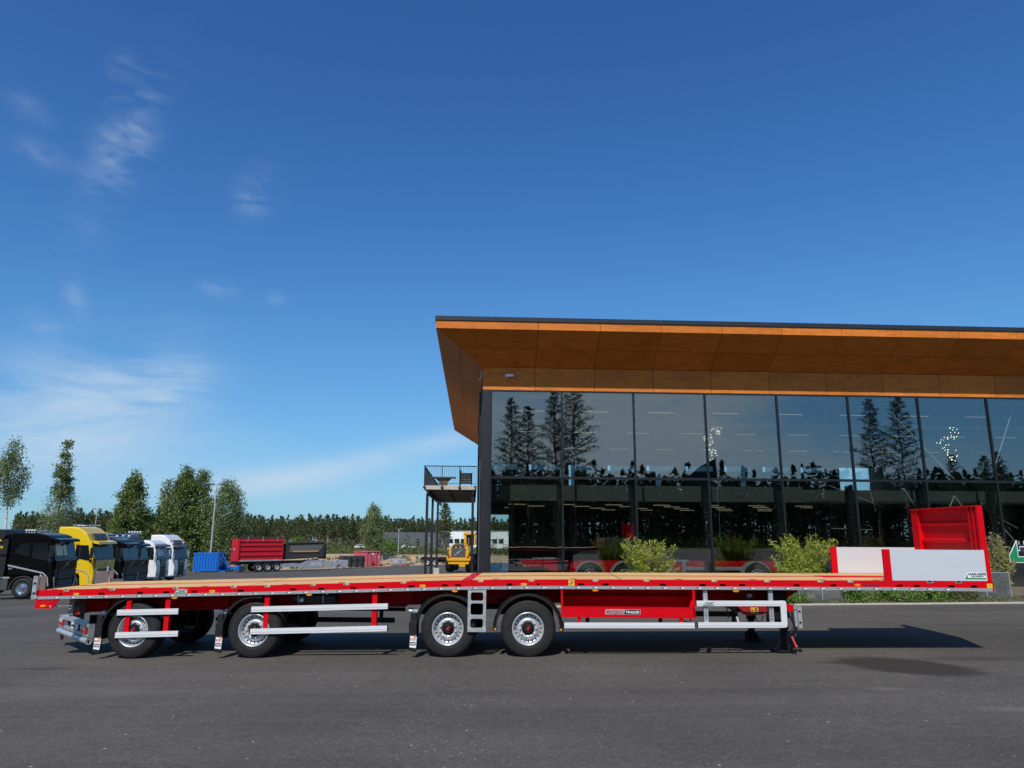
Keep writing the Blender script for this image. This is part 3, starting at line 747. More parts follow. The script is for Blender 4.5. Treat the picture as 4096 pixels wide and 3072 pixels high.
# pallet box
xa, xb, zt, zb = 0.95, 3.475, 1.255, 0.735
b = MB().box(xa+.035, xb, .0, .02, zb, .935).box(xa, xa+.035, .0, .62, .93, zt).box(xb-.045, xb, .0, .62, .76, zt)
b.box(xa+.035, xb-.045, .60, .62, zb, zt).box(xa+.035, xb-.02, .021, .60, zb, zb+.02).box(xa+.035, xb-.045, .55, .60, 1.06, 1.09).box(xa+.03, xb-.01, -.004, .0, .925, .938)
b.prism([(xb-.11, .935), (xb-.045, .935), (xb-.045, 1.06), (xb-.075, 1.06)], .02, .05)
pb = b.build('pallet_box', M_red, TR)
MB().prism([(1.775, .795), (2.435, .795), (2.45, .89), (1.79, .89)], -.0025, -.0003).build('maker_plate', M_galv, pb)
MB().prism([(1.785, .802), (2.125, .802), (2.14, .883), (1.80, .883)], -.0045, -.0026).build('maker_field', M_alu, pb)
text('ROJO', 0.085, M_rink, pb, (1.80, -.0055, .812), width=0.31, bold=0.025, shear=0.2)
MB().prism([(2.14, .802), (2.425, .802), (2.44, .883), (2.155, .883)], -.0045, -.0026).build('maker_field', M_black, pb)
text('TRAILER', 0.062, M_wht, pb, (2.165, -.0055, .820), width=0.255, bold=0.02, shear=0.2)
b = MB()
for k in range(3): b.lathe([(.011, .0), (.009, -.006), (0, -.008)], (xa+.02, .03, .80+k*.05), 'y', 8)
b.box(xa-.005, xa+.034, .0, .06, .745, .93).build('lamp_cluster', M_lred, pb)
# amber side markers and yellow lashing labels
for x in (-6.523, -3.889, -1.075, 1.601, 4.243):
    h = Hd(x)-.195; q = MB().prism([(x+.058*math.cos(t)*1.0, h+.021*math.sin(t)) for t in [2*math.pi*k/16 for k in range(16)]], -.008, .03); q.build('side_marker', M_amber, TR)
MB().prism([(-9.11+.06*math.cos(2*math.pi*k/16), .855+.024*math.sin(2*math.pi*k/16)) for k in range(16)], -.012, .0).build('side_marker', M_amber, TR)
for x in (-8.484, -5.793, -1.698, 0.244):
    h = Hd(x)-.092; o = MB().box(x-.052, x+.052, -.0025, -.0002, h-.022, h+.024).build('lashing_label', M_yel, TR)
    MB().box(x-.04, x-.015, -.004, -.0026, h-.012, h+.012).box(x+.0, x+.04, -.004, -.0026, h+.004, h+.008).box(x+.0, x+.035, -.004, -.0026, h-.008, h-.004).build('label_mark', M_rust, o)
x, h = 1.152, Hd(1.152)-.055
o = MB().box(x-.055, x+.055, -.0025, -.0002, h-.058, h+.052).build('gravity_label', M_yel, TR)
q = MB()
for a0 in (0, 180):
    q.prism([(x, h-.010)]+[(x+.034*math.cos(R(a0+90*k/6)), h-.010+.034*math.sin(R(a0+90*k/6))) for k in range(7)], -.004, -.0026)
q.box(x-.04, x+.04, -.004, -.0026, h+.036, h+.042).build('label_mark', M_ink, o)
x, h = 8.925, Hd(8.925)-.07
o = MB().box(x-.05, x+.05, -.0025, -.0002, h-.045, h+.035).build('lashing_label', M_yel, TR); MB().box(x-.02, x+.025, -.004, -.0026, h+.0, h+.007).box(x-.005, x+.01, -.004, -.0026, h-.02, h-.013).build('label_mark', M_ink, o)
h = Hd(6.5)
o = MB().prism([(6.505+.055*math.cos(2*math.pi*k/16), h-.082+.024*math.sin(2*math.pi*k/16)) for k in range(16)], -.003, -.0003).build('oval_badge', M_amber, TR)
text('ROJO', .055, M_ink, TR, (6.61, -.002, h-.105), width=0.30, bold=0.02, shear=0.15)


def firm_logo(par, x, y, z, wd, back=True, rot=(0, 0, 0), plain=False):
    """green swoosh with the firm's two-line lettering, facing -y; x,z lower left"""
    r = empty('firm_logo') if False else None
    def P(pts): return [(x+wd*u, z+wd*v) for u, v in pts]
    MB().prism(P([(-.015, -.012), (1.0, -.012), (1.0, .10), (.20, .10), (.20, .115), (1.015, .115), (1.015, .30), (.185, .30), (.145, .26)]), y-.002, y-.0003).build('logo_backing', M_wht, par)
    MB().prism(P([(.025, .004), (.98, .004), (.98, .062), (.158, .062), (.158, .235)]), y-.004, y-.0021).build('logo_swoosh', M_green, par)
    text('HAKARPS', wd*.15, M_ink, par, (x+wd*.195, y-.0045, z+wd*.175), width=wd*.80, bold=0.03)
    text('EQUIPMENT', wd*.075, M_ink, par, (x+wd*.33, y-.0045, z+wd*.095), width=wd*.55, bold=0.01)


firm_logo(rail, -6.53, 0.0, Hd(-6.4)-.108, 0.24)
firm_logo(gb4, 3.61, -.004, .978, 0.21)
# rear corner plate with raised lettering
h0 = .985
MB().prism([(-9.285, .805), (-8.93, .805), (-8.80, h0), (-9.285, h0)], .004, .02).build('corner_plate', M_red, TR)
text('ROJO', .055, M_rink, TR, (-9.17, .002, .925), width=0.24, bold=0.02, shear=0.2)
MB().prism([(-8.99, .84), (-8.975, .82), (-8.955, .84), (-8.95, .865), (-8.99, .865)], .001, .003).build('badge', M_galv, TR)
MB().tube([(-8.93, .03, .86), (-8.8, .06, .845), (-8.6, .10, .85), (-8.45, .2, .90)], .010, 6).build('cable', M_black, TR)
MB().box(-8.76, -8.66, .25, .9, .66, .98).box(-8.70, -8.68, .24, .26, .66, .98).build('rear_post', M_alu, TR)
MB().prism([(-8.60, .68), (-8.50, .68), (-8.55, .82)], .22, .225).build('warning_triangle', M_lred, TR)
# upright marker boards at the rear corners
def marker_board(yy, x, w, z0, z1, depth):
    o = MB().box(x, x+.08, yy-.006, yy, z0, z1).box(x, x+.006, yy, yy+.07, z0, z1).build('board_bracket', M_galv, TR)
    q = MB()
    for zz in (z0+.11, z1-.14): q.lathe([(0, -.002), (.026, -.002), (.026, 0)], (x+.042, yy-.006, zz), 'y', 14)
    for zz in (z0+.02, z0+.04, z1-.03, z1-.05): q.lathe([(0, -.002), (.007, -.002)], (x+.042, yy-.006, zz), 'y', 8)
    q.build('bracket_hole', M_blackm, o)
    b = MB().box(x+.085, x+.085+w, yy+.01, yy+.03, z1-.30, z1-.006).box(x+.085, x+.12, yy-.004, yy+.01, z1-.30, z1-.006)
    b.build('marker_board', M_brown, o)
    MB().tube([(x+.11, yy+.02, z1-.01), (x+.11, yy+.02, z1+.05)], .006, 6).tube([(x+.10, yy+.02, z1), (x+.15, yy+.02, z1)], .008, 6).build('board_pin', M_galv, o)
    return o
marker_board(0.03, -9.395, .16, .975, 1.415, 0)
MB().box(-9.33, -9.25, -.01, .05, .99, 1.045).build('clamp', M_galv, TR)
o = MB().box(-9.63, -9.36, 2.42, 2.44, 1.12, 1.39).box(-9.36, -9.20, 2.40, 2.44, 1.10, 1.40).build('marker_board', M_brown, TR)
MB().tube([(-9.33, 2.38, 1.38), (-9.33, 2.38, 1.50)], .022, 8).tube([(-9.26, 2.37, 1.10), (-9.26, 2.37, 1.25)], .018, 8).build('board_pin', M_galv, o)
MB().box(-9.19, -8.95, 2.40, 2.43, 1.10, 1.22).build('marker_board', M_dgrey, TR)
# rear lamp carrier on the swung bogie: tube, two beams, lamps and plate
RB = Matrix.Translation((-8.36, .38, 0)) @ Matrix.Rotation(R(46), 4, 'Z')     # local +y runs to the far end
def rb(b, name, mat, par=TR, sm=False): return b.xf(RB).build(name, mat, par, sm)
tubeo = rb(MB().tube([(0, 0, .150), (0, 2.35, .138)], .062, 20), 'underrun_tube', M_galv, TR, True)
rb(MB().lathe([(.062, -.003), (.055, -.004), (.052, .0), (0, .0)], (0, -.002, .150), 'y', 20), 'tube_end', M_alu, tubeo)
rb(MB().box(-.012, .012, -.006, -.003, .12, .18).box(-.03, .012, -.006, -.003, .155, .168), 'tube_mark', M_blackm, tubeo)
rb(MB().box(-.03, -.005, .02, 2.3, .235, .275).box(-.03, .10, .02, 2.3, .275, .283), 'rear_beam', M_galv)
rb(MB().box(-.03, -.005, .02, 2.3, .415, .465).box(-.03, .12, .02, 2.3, .465, .473).box(-.03, .12, .0, .02, .235, .473), 'rear_beam', M_galv)
for y0, wd in ((.08, .42), (1.86, .36)):
    o = rb(MB().box(-.055, -.031, y0, y0+wd, .285, .345).box(-.053, -.031, y0, y0+wd*.3, .346, .41), 'tail_lamp', M_lred)
    rb(MB().box(-.055, -.031, y0+wd*.31, y0+wd, .347, .412), 'lamp_lens', M_lwht, o)
pl = rb(MB().box(-.045, -.031, .72, 1.24, .30, .41), 'number_plate', M_wht)
tm = text_mesh('UWK 99', .085, bold=.02).copy(); tm.materials.clear(); tm.materials.append(M_ink)
to = inst(tm, 'lettering', pl); to.matrix_local = RB @ Matrix.Translation((-.047, 1.22, .325)) @ Matrix.Rotation(R(-90), 4, 'Z') @ Matrix.Rotation(R(90), 4, 'X')
rb(MB().box(.06, .35, .3, .36, .25, .62).box(.06, .35, 1.9, 1.96, .25, .62).box(.02, .3, 0.5, 1.8, .30, .40), 'lamp_bracket', M_blackm)
rb(MB().box(-.02, .01, 1.95, 2.15, -.02, .09), 'mud_flap', M_black)
# shock absorbers and fittings by the rear axles
for x, z in AX[:3]:
    MB().tube([(x-.75, .35, z+.30), (x-.56, .25, z+.28)], .04, 10).tube([(x-.80, .35, z+.30), (x-.74, .35, z+.30)], .055, 10).build('air_coupling', M_galv, TR)
# air tank, hoses, spare tube between the axles
b = MB().lathe([(0, -4.33), (.11, -4.30), (.135, -4.22), (.135, -3.52), (.11, -3.44), (0, -3.41)], (0, .35, 1.03), 'x', 22); tank = b.build('air_tank', M_black, TR, True)
for x in (-4.17, -3.68): MB().lathe([(.137, x-.012), (.140, x), (.137, x+.012)], (0, .35, 1.03), 'x', 22).box(x-.012, x+.012, .33, .37, 1.16, Hd(x)-.12).build('tank_strap', M_alu, tank)
MB().lathe([(0, -.30), (.04, -.30), (.04, -.26), (.02, -.25)], (-4.09, .5, .99), 'y', 10).build('drain_valve', M_galv, tank)
MB().prism([(-3.55+.04*math.cos(2*math.pi*k/12), 1.135+.018*math.sin(2*math.pi*k/12)) for k in range(12)], .01, .03).build('tag', M_wht, TR)
b = MB().box(-5.9, -5.75, .5, 2.2, .55, .62).box(-6.1, -5.3, 1.5, 1.56, .54, .66).box(-5.75, -5.70, 1.52, 1.56, .5, .95)
b.box(-4.3, -2.4, 2.1, 2.15, .60, .68).box(-1.9, -0.2, 1.2, 1.3, .75, .9).box(-5.2, -2.2, 1.0, 1.5, .80, .84).build('bogie_frame', M_blackm, TR)
# landing legs
for yy, far in ((.42, False), (2.0, True)):
    xc = 5.235 if not far else 5.06; zg = gl(xc)+.012
    b = MB().box(xc-.075, xc+.075, yy, yy+.15, .50, Hd(xc)-.18).box(xc-.055, xc+.055, yy+.02, yy+.13, zg+.16, .52)
    b.box(xc-.11, xc+.11, yy-.02, yy-.005, .72, .98)
    leg = b.build('landing_leg', M_blackm, TR)
    b = MB().prism([(xc-.19, zg), (xc+.19, zg), (xc+.17, zg+.03), (xc+.06, zg+.055), (xc, zg+.035), (xc-.06, zg+.055), (xc-.17, zg+.03)], yy-.06, yy+.21)
    b.prism([(xc-.13, zg+.04), (xc+.13, zg+.04), (xc+.10, zg+.13), (xc+.04, zg+.175), (xc-.06, zg+.175), (xc-.12, zg+.12)], yy-.02, yy+.005).prism([(xc-.13, zg+.04), (xc+.13, zg+.04), (xc+.10, zg+.13), (xc+.04, zg+.175), (xc-.06, zg+.175), (xc-.12, zg+.12)], yy+.145, yy+.17)
    b.tube([(xc, yy-.05, zg+.10), (xc, yy+.2, zg+.10)], .035, 12)
    if not far: b.tube([(xc-.15, yy-.03, zg+.14), (xc-.20, yy-.03, zg+.10), (xc-.17, yy-.03, zg+.02)], .010, 5)
    b.build('leg_foot', M_blackm, leg)
MB().box(4.4, 5.1, .6, 2.0, .80, .93).box(4.9, 5.2, .35, .42, .62, 1.2).build('leg_brace', M_blackm, TR)
o = MB().prism([(4.30, .955), (4.86, .965), (4.88, .86), (4.78, .80), (4.50, .77), (4.40, .86)], .22, .55).build('winch_box', M_dred, TR)
for z in (.875, .815): q = MB().box(4.56, 4.70, .216, .219, z, z+.048).build('warning_label', M_yel, o); MB().prism([(4.57, z+.006), (4.60, z+.006), (4.585, z+.035)], .213, .2155).box(4.635, 4.68, .213, .2155, z+.008, z+.04).build('label_mark', M_ink, q)
wl = MB().box(4.47, 4.60, .16, .22, 1.10, 1.19).box(4.53, 4.545, .18, .2, 1.05, 1.10).build('work_lamp', M_black, TR, bevel=.015)
q = MB()
for k in range(6): t = 2*math.pi*k/6; q.lathe([(0, .157), (.010, .157), (.011, .160)], (4.535+.036*math.cos(t), 0, 1.147+.028*math.sin(t)), 'y', 8)
q.lathe([(0, .157), (.010, .157)], (4.535, 0, 1.147), 'y', 8).build('lamp_led', M_lwht, wl)
for pts in (((4.10, .2, .92), (4.13, .2, .75), (4.10, .2, .68), (4.02, .2, .60)), ((4.20, .2, .95), (4.28, .2, .80), (4.30, .2, .66)), ((4.62, .2, .80), (4.66, .2, .68), (4.74, .2, .66), (4.78, .2, .78)), ((3.2, .2, .74), (3.3, .2, .66), (3.4, .2, .64), (3.42, .2, .74))):
    MB().tube([Vector(p) for p in pts], .012, 6).build('hose', M_black, TR)
MB().tube([(4.28, .19, .76), (4.32, .19, .62)], .014, 6).build('hose_sleeve', M_wht, TR)
# hanging lead with its red handle, and the galvanised coupling board
b = MB().tube([(5.15, .10, .95), (5.24, .10, .80), (5.30, .10, .66), (5.305, .10, .58), (5.26, .10, .52), (5.235, .10, .47), (5.255, .10, .42)], .016, 8)
lead = b.build('hanging_lead', M_black, TR, True)
MB().tube([(5.252, .10, .425), (5.295, .10, .315), (5.325, .10, .245)], .019, 10).tube([(5.322, .10, .25), (5.335, .10, .235)], .025, 10).build('lead_handle', pm('coral_red', (0.72, 0.08, 0.08), .45), lead, True)
MB().hexa([(5.15, .12, .88), (5.33, .12, .86), (5.33, .30, .86), (5.15, .30, .88), (5.15, .12, 1.02), (5.33, .12, .985), (5.33, .30, .985), (5.15, .30, 1.02)]).build('coupling_arm', M_red, TR)
o = MB().box(5.40, 5.465, .10, .106, .57, .965).box(5.465, 5.471, .10, .17, .57, .965).box(5.33, 5.42, .10, .13, .91, .965).box(5.34, 5.39, .12, .16, .60, .92).build('coupling_board', M_galv, TR)
q = MB()
for zz in (.87, .67): q.lathe([(0, .096), (.02, .096), (.022, .0995)], (5.432, 0, zz), 'y', 12)
q.build('bracket_hole', M_blackm, o)
MB().tube([(5.30, .14, .90), (5.31, .14, .70), (5.34, .14, .55), (5.33, .14, .42)], .02, 8).tube([(5.36, .14, .90), (5.37, .14, .6), (5.35, .14, .42)], .015, 8).tube([(5.34, .14, .98), (5.34, .14, 1.04)], .012, 6).build('hose', M_black, TR)
# front headboard, seen from behind
hb0, hb1 = Hd(8.95), 2.853
b = MB().box(8.965, 8.985, .03, 2.52, hb0, hb1-.03)
for zc in (hb1-.33, hb1-.68, hb1-1.03):
    b.prism([(8.965, zc-.05), (8.965, zc+.05), (8.925, zc+.022), (8.925, zc-.022)], .34, 2.36, 'y')
b.box(8.86, 8.985, .03, 2.52, hb1-.03, hb1)
hb = b.build('headboard', M_red, TR)
for ys in ((.03, .10), (.16, .24), (.30, .345), (2.25, 2.32), (2.36, 2.44), (2.47, 2.52)):
    b = MB().box(8.875, 8.965, ys[0], ys[1], hb0, hb1-.031); b.build('headboard_post', M_red, hb)
q = MB()
for yy in (.8, 1.55):
    for zz in (hb1-.14, hb1-1.30): q.lathe([(.014, 8.962), (.010, 8.952), (0, 8.95)], (0, yy, zz), 'x', 8)
q.build('bolt', M_galv, hb)
# aluminium drop sides on both sides of the front bay
for near in (True, False):
    y0 = 0.012 if near else WID-.042; zt = 2.018; zb = Hd(8)+.006
    b = MB(); nb = 6
    for k in range(nb):
        z0 = zb+(zt-zb)*k/nb; z1 = zb+(zt-zb)*(k+1)/nb-.003; b.box(7.165, 8.905, y0, y0+.028, z0, z1)
        b.box(7.165, 8.905, y0+.0008, y0+.025, z1, z1+.003)
    side = b.build('drop_side', M_panel, TR)
    b = MB().box(7.035, 7.075, y0-.006, y0+.05, zb-.004, zt+.006).box(7.083, 7.12, y0-.010, y0+.05, zb-.004, zt+.006).box(7.128, 7.163, y0-.006, y0+.05, zb-.004, zt+.006).box(7.04, 7.16, y0+.0, y0+.05, zb-.004, zt+.004)
    b.build('stake_post', M_red, TR)
    b = MB().box(8.908, 8.985, y0-.008, y0+.06, zb-.004, zt+.008); b.build('stake_post', M_red, TR)
    if near: firm_logo(side, 8.485, y0, 1.485, 0.41)

# ------------------------------------------------------------------ parked trucks
tkw = MB().lathe([(0.29, .02), (.31, .0), (.40, -.006), (.48, .015), (.505, .06), (.507, .25), (.48, .29), (.30, .28)], n=40).mesh('tyre', M_rub, True)
tkr = MB().lathe([(0.285, .0), (.265, .012), (.25, .07), (.20, .10), (.15, .06), (.12, .05), (.11, -.01), (.06, -.02), (0, -.02)], n=36)
for k in range(10):
    t = 2*math.pi*k/10; tkr.lathe([(.02, .06), (.018, .03), (0, .028)], (.165*math.cos(t), 0, .165*math.sin(t)), 'y', 6)
tkr = tkr.mesh('rim', M_chrome, True)


def mk_truck(name, label, loc, yaw, body, front, style, tall, roofh, lightbar=0, deflector=None, seethru=None, sleeper=True, text_on=None, visor=None, badge_col=M_alu, horns=0, beacons=False):
    T = empty(name, (loc[0], loc[1], gz(*loc)), R(yaw), category='truck', label=label, group='trucks parked side by side')
    prof = [(-2.15, 1.10), (-.80, 1.10), (-.74, .95), (-.70, .62), (-.66, .40), (-.05, .36), (.03, .50), (.05, .95), (.03, 1.45), (-.01, 1.86), (-.26, 2.86)]
    if tall: prof += [(-.36, 2.98), (-.60, 3.36), (-1.0, roofh-.08), (-1.35, roofh), (-2.15, roofh-.02)]
    else: prof += [(-.36, 3.02), (-.60, roofh-.10), (-.95, roofh-.02), (-2.15, roofh)]
    cab = MB().prism(prof, 0, 2.48).build('cab', body, T, bevel=.09)
    tv = (-.25, 1.0)
    def fr(s_, y0, y1, a0, a1, off=.012, inset=0.0):
        """panel lying on the raked windscreen plane"""
        x0, z0 = -.01+tv[0]*a0+off, 1.86+tv[1]*a0; x1, z1 = -.01+tv[0]*a1+off, 1.86+tv[1]*a1
        return s_.hexa([(x0-.03, y0, z0), (x0, y0, z0), (x0, y1, z0), (x0-.03, y1, z0), (x1-.03, y0+inset, z1), (x1, y0+inset, z1), (x1, y1-inset, z1), (x1-.03, y1-inset, z1)])
    ws = fr(MB(), .10, 2.38, .05, .93, .014, .05).build('windscreen', M_tkscr, T, bevel=.02)
    fr(MB(), .05, 2.43, -.02, .07, .022).build('windscreen_sill', M_black, T)
    if seethru:
        fr(MB(), .30, 1.42, .22, .84, .018, .03).build('bright_view', seethru, ws)
        fr(MB(), .20, 1.35, .10, .20, .020).build('dashboard', M_black, ws)
        MB().tube([(.014-.10, 1.05+.22*math.cos(t), 2.12+.10*math.sin(t)) for t in [2*math.pi*k/16 for k in range(17)]], .014, 5).build('steering_wheel', M_black, ws)
    else: fr(MB(), .35, 1.2, .08, .62, .017, .12).build('seat_silhouette', M_tkglass, ws)
    fr(MB(), 1.0, 1.06, .05, .60, .024).build('wiper', M_black, ws)
    side = [(-1.08, 1.98), (-.22, 1.82), (-.40, 2.70), (-1.08, 2.72)]
    for yy in ((-.012, .0), (2.48, 2.492)):
        d = MB().prism([(-1.12, 1.94), (-.14, 1.77), (-.34, 2.76), (-1.12, 2.78)], yy[0]+.004, yy[1]-.002 if yy[0] < 0 else yy[1]-.004).build('window_surround', M_black if style == 's' else body, T)
        MB().prism(side, *yy).build('side_window', M_tkglass, T)
        if style == 'v' and not tall: MB().prism([(-1.95, 2.22), (-1.22, 2.05), (-1.22, 2.70), (-1.62, 2.70)], *yy).build('side_window', M_tkglass, T)
    b = MB().box(-1.165, -1.155, -.006, .002, .1+1.02, 2.80).box(-.16, -.15, -.006, .002, 1.15, 1.75).box(-2.1, -.75, -.006, .002, 1.62, 1.63)
    b.build('door_gap', M_blackm, T); MB().box(-1.10, -.92, -.035, .0, 1.50, 1.54).build('door_handle', M_black if style == 's' else body, T)
    if style == 'v':
        MB().prism([(-2.14, 1.66), (-.45, 1.28), (-.20, 1.05), (-.12, .60), (-.17, .60), (-.26, 1.02), (-.47, 1.21), (-2.14, 1.58)][::-1], -.014, -.001).build('chrome_line', M_alu, T)
        f = MB().box(.045, .062, .10, 2.38, 1.42, 1.84).build('front_panel', front, T, bevel=.015)
        MB().box(.06, .068, .08, 2.40, 1.835, 1.85).build('chrome_line', M_alu, T)
        em = MB()
        cy, cz = 1.24, 1.62; em.lathe([(.085, .062), (.085, .078), (.060, .078), (.060, .062)], (0, cy, cz), 'x', 20)
        em.hexa([(.062, cy-.42, cz-.20), (.072, cy-.42, cz-.20), (.072, cy-.36, cz-.20), (.062, cy-.36, cz-.20), (.062, cy+.36, cz+.20), (.072, cy+.36, cz+.20), (.072, cy+.42, cz+.20), (.062, cy+.42, cz+.20)])
        em.build('front_emblem', badge_col, T)
        g = MB().box(.045, .060, .45, 2.03, .90, 1.38).build('grille', M_blackm if body is not M_tkyel else M_dgrey, T, bevel=.02)
        for z in (1.22, 1.10, .98): MB().box(.06, .066, .52, 1.96, z, z+.05).build('grille_slat', M_tkgry, g)
        lg = MB().box(.030, .055, .40, 2.08, .42, .86).build('lower_grille', M_blackm, T, bevel=.02)
        for z, i_ in ((.80, 0), (.68, .08), (.56, .0), (.46, .08)): MB().tube([(.058, .46, z+.03*(i_ > 0)), (.058, .56+i_, z), (.058, 1.92-i_, z), (.058, 2.02, z+.03*(i_ > 0))], .010, 5).build('grille_slat', M_alu, lg)
        for y0, s_ in ((.03, 1), (2.45, -1)):
            hl = MB().prism([(y0, 1.02), (y0+s_*.10, 1.06), (y0+s_*.20, .62), (y0+s_*.30, .50), (y0+s_*.26, .44), (y0+s_*.12, .52)][::s_], .035, .062, 'x').build('headlight', M_alu, T)
    else:
        f = MB().prism([(.62, 1.84), (1.86, 1.84), (1.80, 1.38), (.68, 1.38)][::1], .042, .058, 'x').build('grille_top', M_tkgry, T)
        text('SCANIA', .20, M_alu, T, (.062, .82, 1.56), (R(90), 0, R(90)), width=.84, bold=.04, name='front_lettering')
        fr(MB(), .02, 2.46, -.08, .06, .02).build('windscreen_sill', M_black, T)
        g = MB().prism([(.68, 1.36), (1.80, 1.36), (1.80, .50), (1.70, .36), (.78, .36), (.68, .50)], .040, .052, 'x').build('grille', M_blackm, T)
        for z in (1.30, 1.14, .98, .82, .66, .50): MB().box(.052, .072, .71, 1.77, z-.022, z+.018).build('grille_slat', M_tkgry, g)
        for y0, s_ in ((.06, 1), (2.42, -1)):
            MB().prism([(y0, .92), (y0+s_*.40, .86), (y0+s_*.40, .64), (y0, .70)][::s_], .035, .058, 'x').build('headlight', M_lwht, T, bevel=.01)
            MB().prism([(y0-s_*.01, .94), (y0+s_*.41, .88), (y0+s_*.41, .62), (y0-s_*.01, .68)][::s_], .030, .052, 'x').build('headlight_bezel', M_black, T)
        MB().box(.05, .062, 1.02, 1.46, .40, .50).build('number_plate', M_wht, T)
    if visor:
        MB().hexa([(-.20, .12, 2.80), (.12, .12, 2.74), (.12, 2.36, 2.74), (-.20, 2.36, 2.80), (-.24, .12, 2.96), (.06, .12, 2.88), (.06, 2.36, 2.88), (-.24, 2.36, 2.96)]).build('sun_visor', visor, T, bevel=.02)
    if tall:
        MB().hexa([(-.36, .45, 3.02), (-.28, .45, 3.02), (-.28, 2.03, 3.02), (-.36, 2.03, 3.02), (-.56, .50, 3.36), (-.50, .50, 3.36), (-.50, 1.98, 3.36), (-.56, 1.98, 3.36)]).build('roof_sign_box', M_dgrey if style == 'v' else M_tkgry, T, bevel=.02)
    for y0, s_ in ((0.0, -1), (2.48, 1)): # mirrors on their arms
        b = MB().box(-.14, -.02, min(y0+s_*.10, y0+s_*.34), max(y0+s_*.10, y0+s_*.34), 1.98, 2.58).box(-.14, -.04, min(y0+s_*.10, y0+s_*.34), max(y0+s_*.10, y0+s_*.34), 1.74, 1.94)
        mi = b.build('mirror', body if style == 's' else M_black, T, bevel=.04)
        MB().tube([(-.18, y0, 2.62), (-.08, y0+s_*.22, 2.62)], .02, 6).tube([(-.18, y0, 1.80), (-.08, y0+s_*.22, 1.76)], .02, 6).build('mirror_arm', M_black, mi)
    MB().tube([(-.10, .20, 2.72), (.12, .22, 2.74), (.16, .24, 2.68)], .018, 6).lathe([(0, .10), (.09, .10), (.10, .18), (.05, .22)], (0, .30, 2.66), 'x', 12).build('front_mirror', M_black, T)
    if deflector:
        MB().prism([(-2.15, roofh-.03), (-.95, roofh-.06), (-1.35, roofh+.20), (-2.15, roofh+.34)], .18, 2.30).build('air_deflector', deflector, T, bevel=.06)
    for k in range(lightbar):
        y0 = .35+1.78*k/max(1, lightbar-1)
        if k == 0: lb = MB().tube([(-.62, .15, roofh+.02), (-.62, 2.33, roofh+.02)], .03, 8).tube([(-.62, .3, roofh-.10), (-.62, .3, roofh+.02)], .025, 6).tube([(-.62, 2.18, roofh-.10), (-.62, 2.18, roofh+.02)], .025, 6).build('light_bar', M_chrome if style == 'v' else M_black, T)
        MB().lathe([(0, .03), (.075, .02), (.09, -.01), (.06, -.10), (0, -.11)], (-.62, y0, roofh+.12), 'x', 14).build('spot_lamp', M_lwht, lb)
    for k in range(horns):
        y0 = .30+.55*k; MB().tube([(-1.55, y0, roofh+.09), (-.85, y0, roofh+.08), (-.68, y0, roofh+.08)], .022, 8).lathe([(.025, -.70), (.045, -.60), (.075, -.55), (.07, -.56), (0, -.60)], (0, y0, roofh+.08), 'x', 12).box(-1.2, -1.1, y0-.02, y0+.02, roofh-.05, roofh+.06).build('air_horn', M_chrome, T)
    if beacons:
        for y0 in (.16, 2.32): MB().lathe([(.06, 0), (.06, .10), (.03, .14), (0, .14)], (-.50, y0, 3.30), 'z', 12).build('beacon', M_amber, T)
        for y0 in (.22, 2.26): MB().lathe([(0, .02), (.11, .01), (.12, -.02), (.08, -.10)], (-.34, y0, 3.10), 'x', 16).build('spot_lamp', M_lwht, T)
        text('HAKARPS', .20, M_dgrey, T, (-.268, .95, 3.10), (R(62), 0, R(90)), width=.62, bold=.02)
    # wheels, arches, chassis, tanks
    for x, far in ((-1.36, 0), (-1.36, 1), (-5.2, 0), (-5.2, 1)):
        wh = inst(tkw, 'wheel', T, (x, .02 if not far else 2.46, .507), (0, 0, math.pi*far)); inst(tkr, 'rim', wh)
    for y0, y1 in ((-.02, .40), (2.08, 2.50)):
        MB().lathe([(.565, y0), (.60, y0), (.60, y1), (.565, y1), (.565, y0)], (-1.36, 0, .50), 'y', 18, R(-4), R(184)).build('wheel_arch', M_tkgry, T)
    MB().box(-7.0, -2.1, .85, 1.05, .62, .90).box(-7.0, -2.1, 1.45, 1.65, .62, .90).box(-1.9, -.4, .5, 2.0, .55, 1.08).build('chassis', M_blackm, T)
    MB().box(-3.9, -2.05, .02, .58, .40, .98).build('side_tank', M_tkgry, T, bevel=.05)
    MB().box(-3.9, -2.0, .0, .02, .98, 1.06).build('tank_trim', M_alu, T)
    if text_on: text(text_on[0], text_on[1], M_ink, T, (text_on[2], -.006, text_on[3]), bold=.03)
    return T


t1 = mk_truck('crane_truck', 'black day-cab truck with a folded black loading crane behind its cab', (-23.0, 37.2), 7.0, M_tkblk, M_tkblk, 'v', False, 3.22, lightbar=0, seethru=M_tkyel, visor=M_tkblk, horns=1)
# crane column behind the cab, with its yellow signs, and four work lamps on the roof
cr = MB().box(-2.95, -2.35, .15, 1.2, 1.0, 2.9).box(-3.1, -2.3, .05, .62, 2.15, 2.62).tube([(-2.75, .1, 3.12), (-2.75, 2.2, 3.12)], .26, 16).box(-3.4, -2.5, .3, .8, 2.55, 3.3).tube([(-2.5, .3, 1.0), (-2.45, .3, 2.2)], .09, 10).box(-3.6, -2.3, .0, 2.4, .95, 1.25).build('loading_crane', M_black, t1)
for x, z, wd, h in ((-2.86, 2.80, .11, .07), (-2.73, 2.80, .11, .07), (-2.86, 2.70, .11, .06), (-2.86, 2.61, .11, .07), (-3.0, 1.9, .14, .10), (-2.82, 1.45, .10, .13)): MB().box(x, x+wd, .04, .049, z, z+h).build('crane_label', M_yel, cr)
MB().prism([(-2.92+.05*math.cos(t)+(.36 if math.cos(t) > 0 else 0), 2.50+.05*math.sin(t)) for t in [2*math.pi*k/20 for k in range(20)]], .038, .049).build('crane_sign', M_yel, cr)
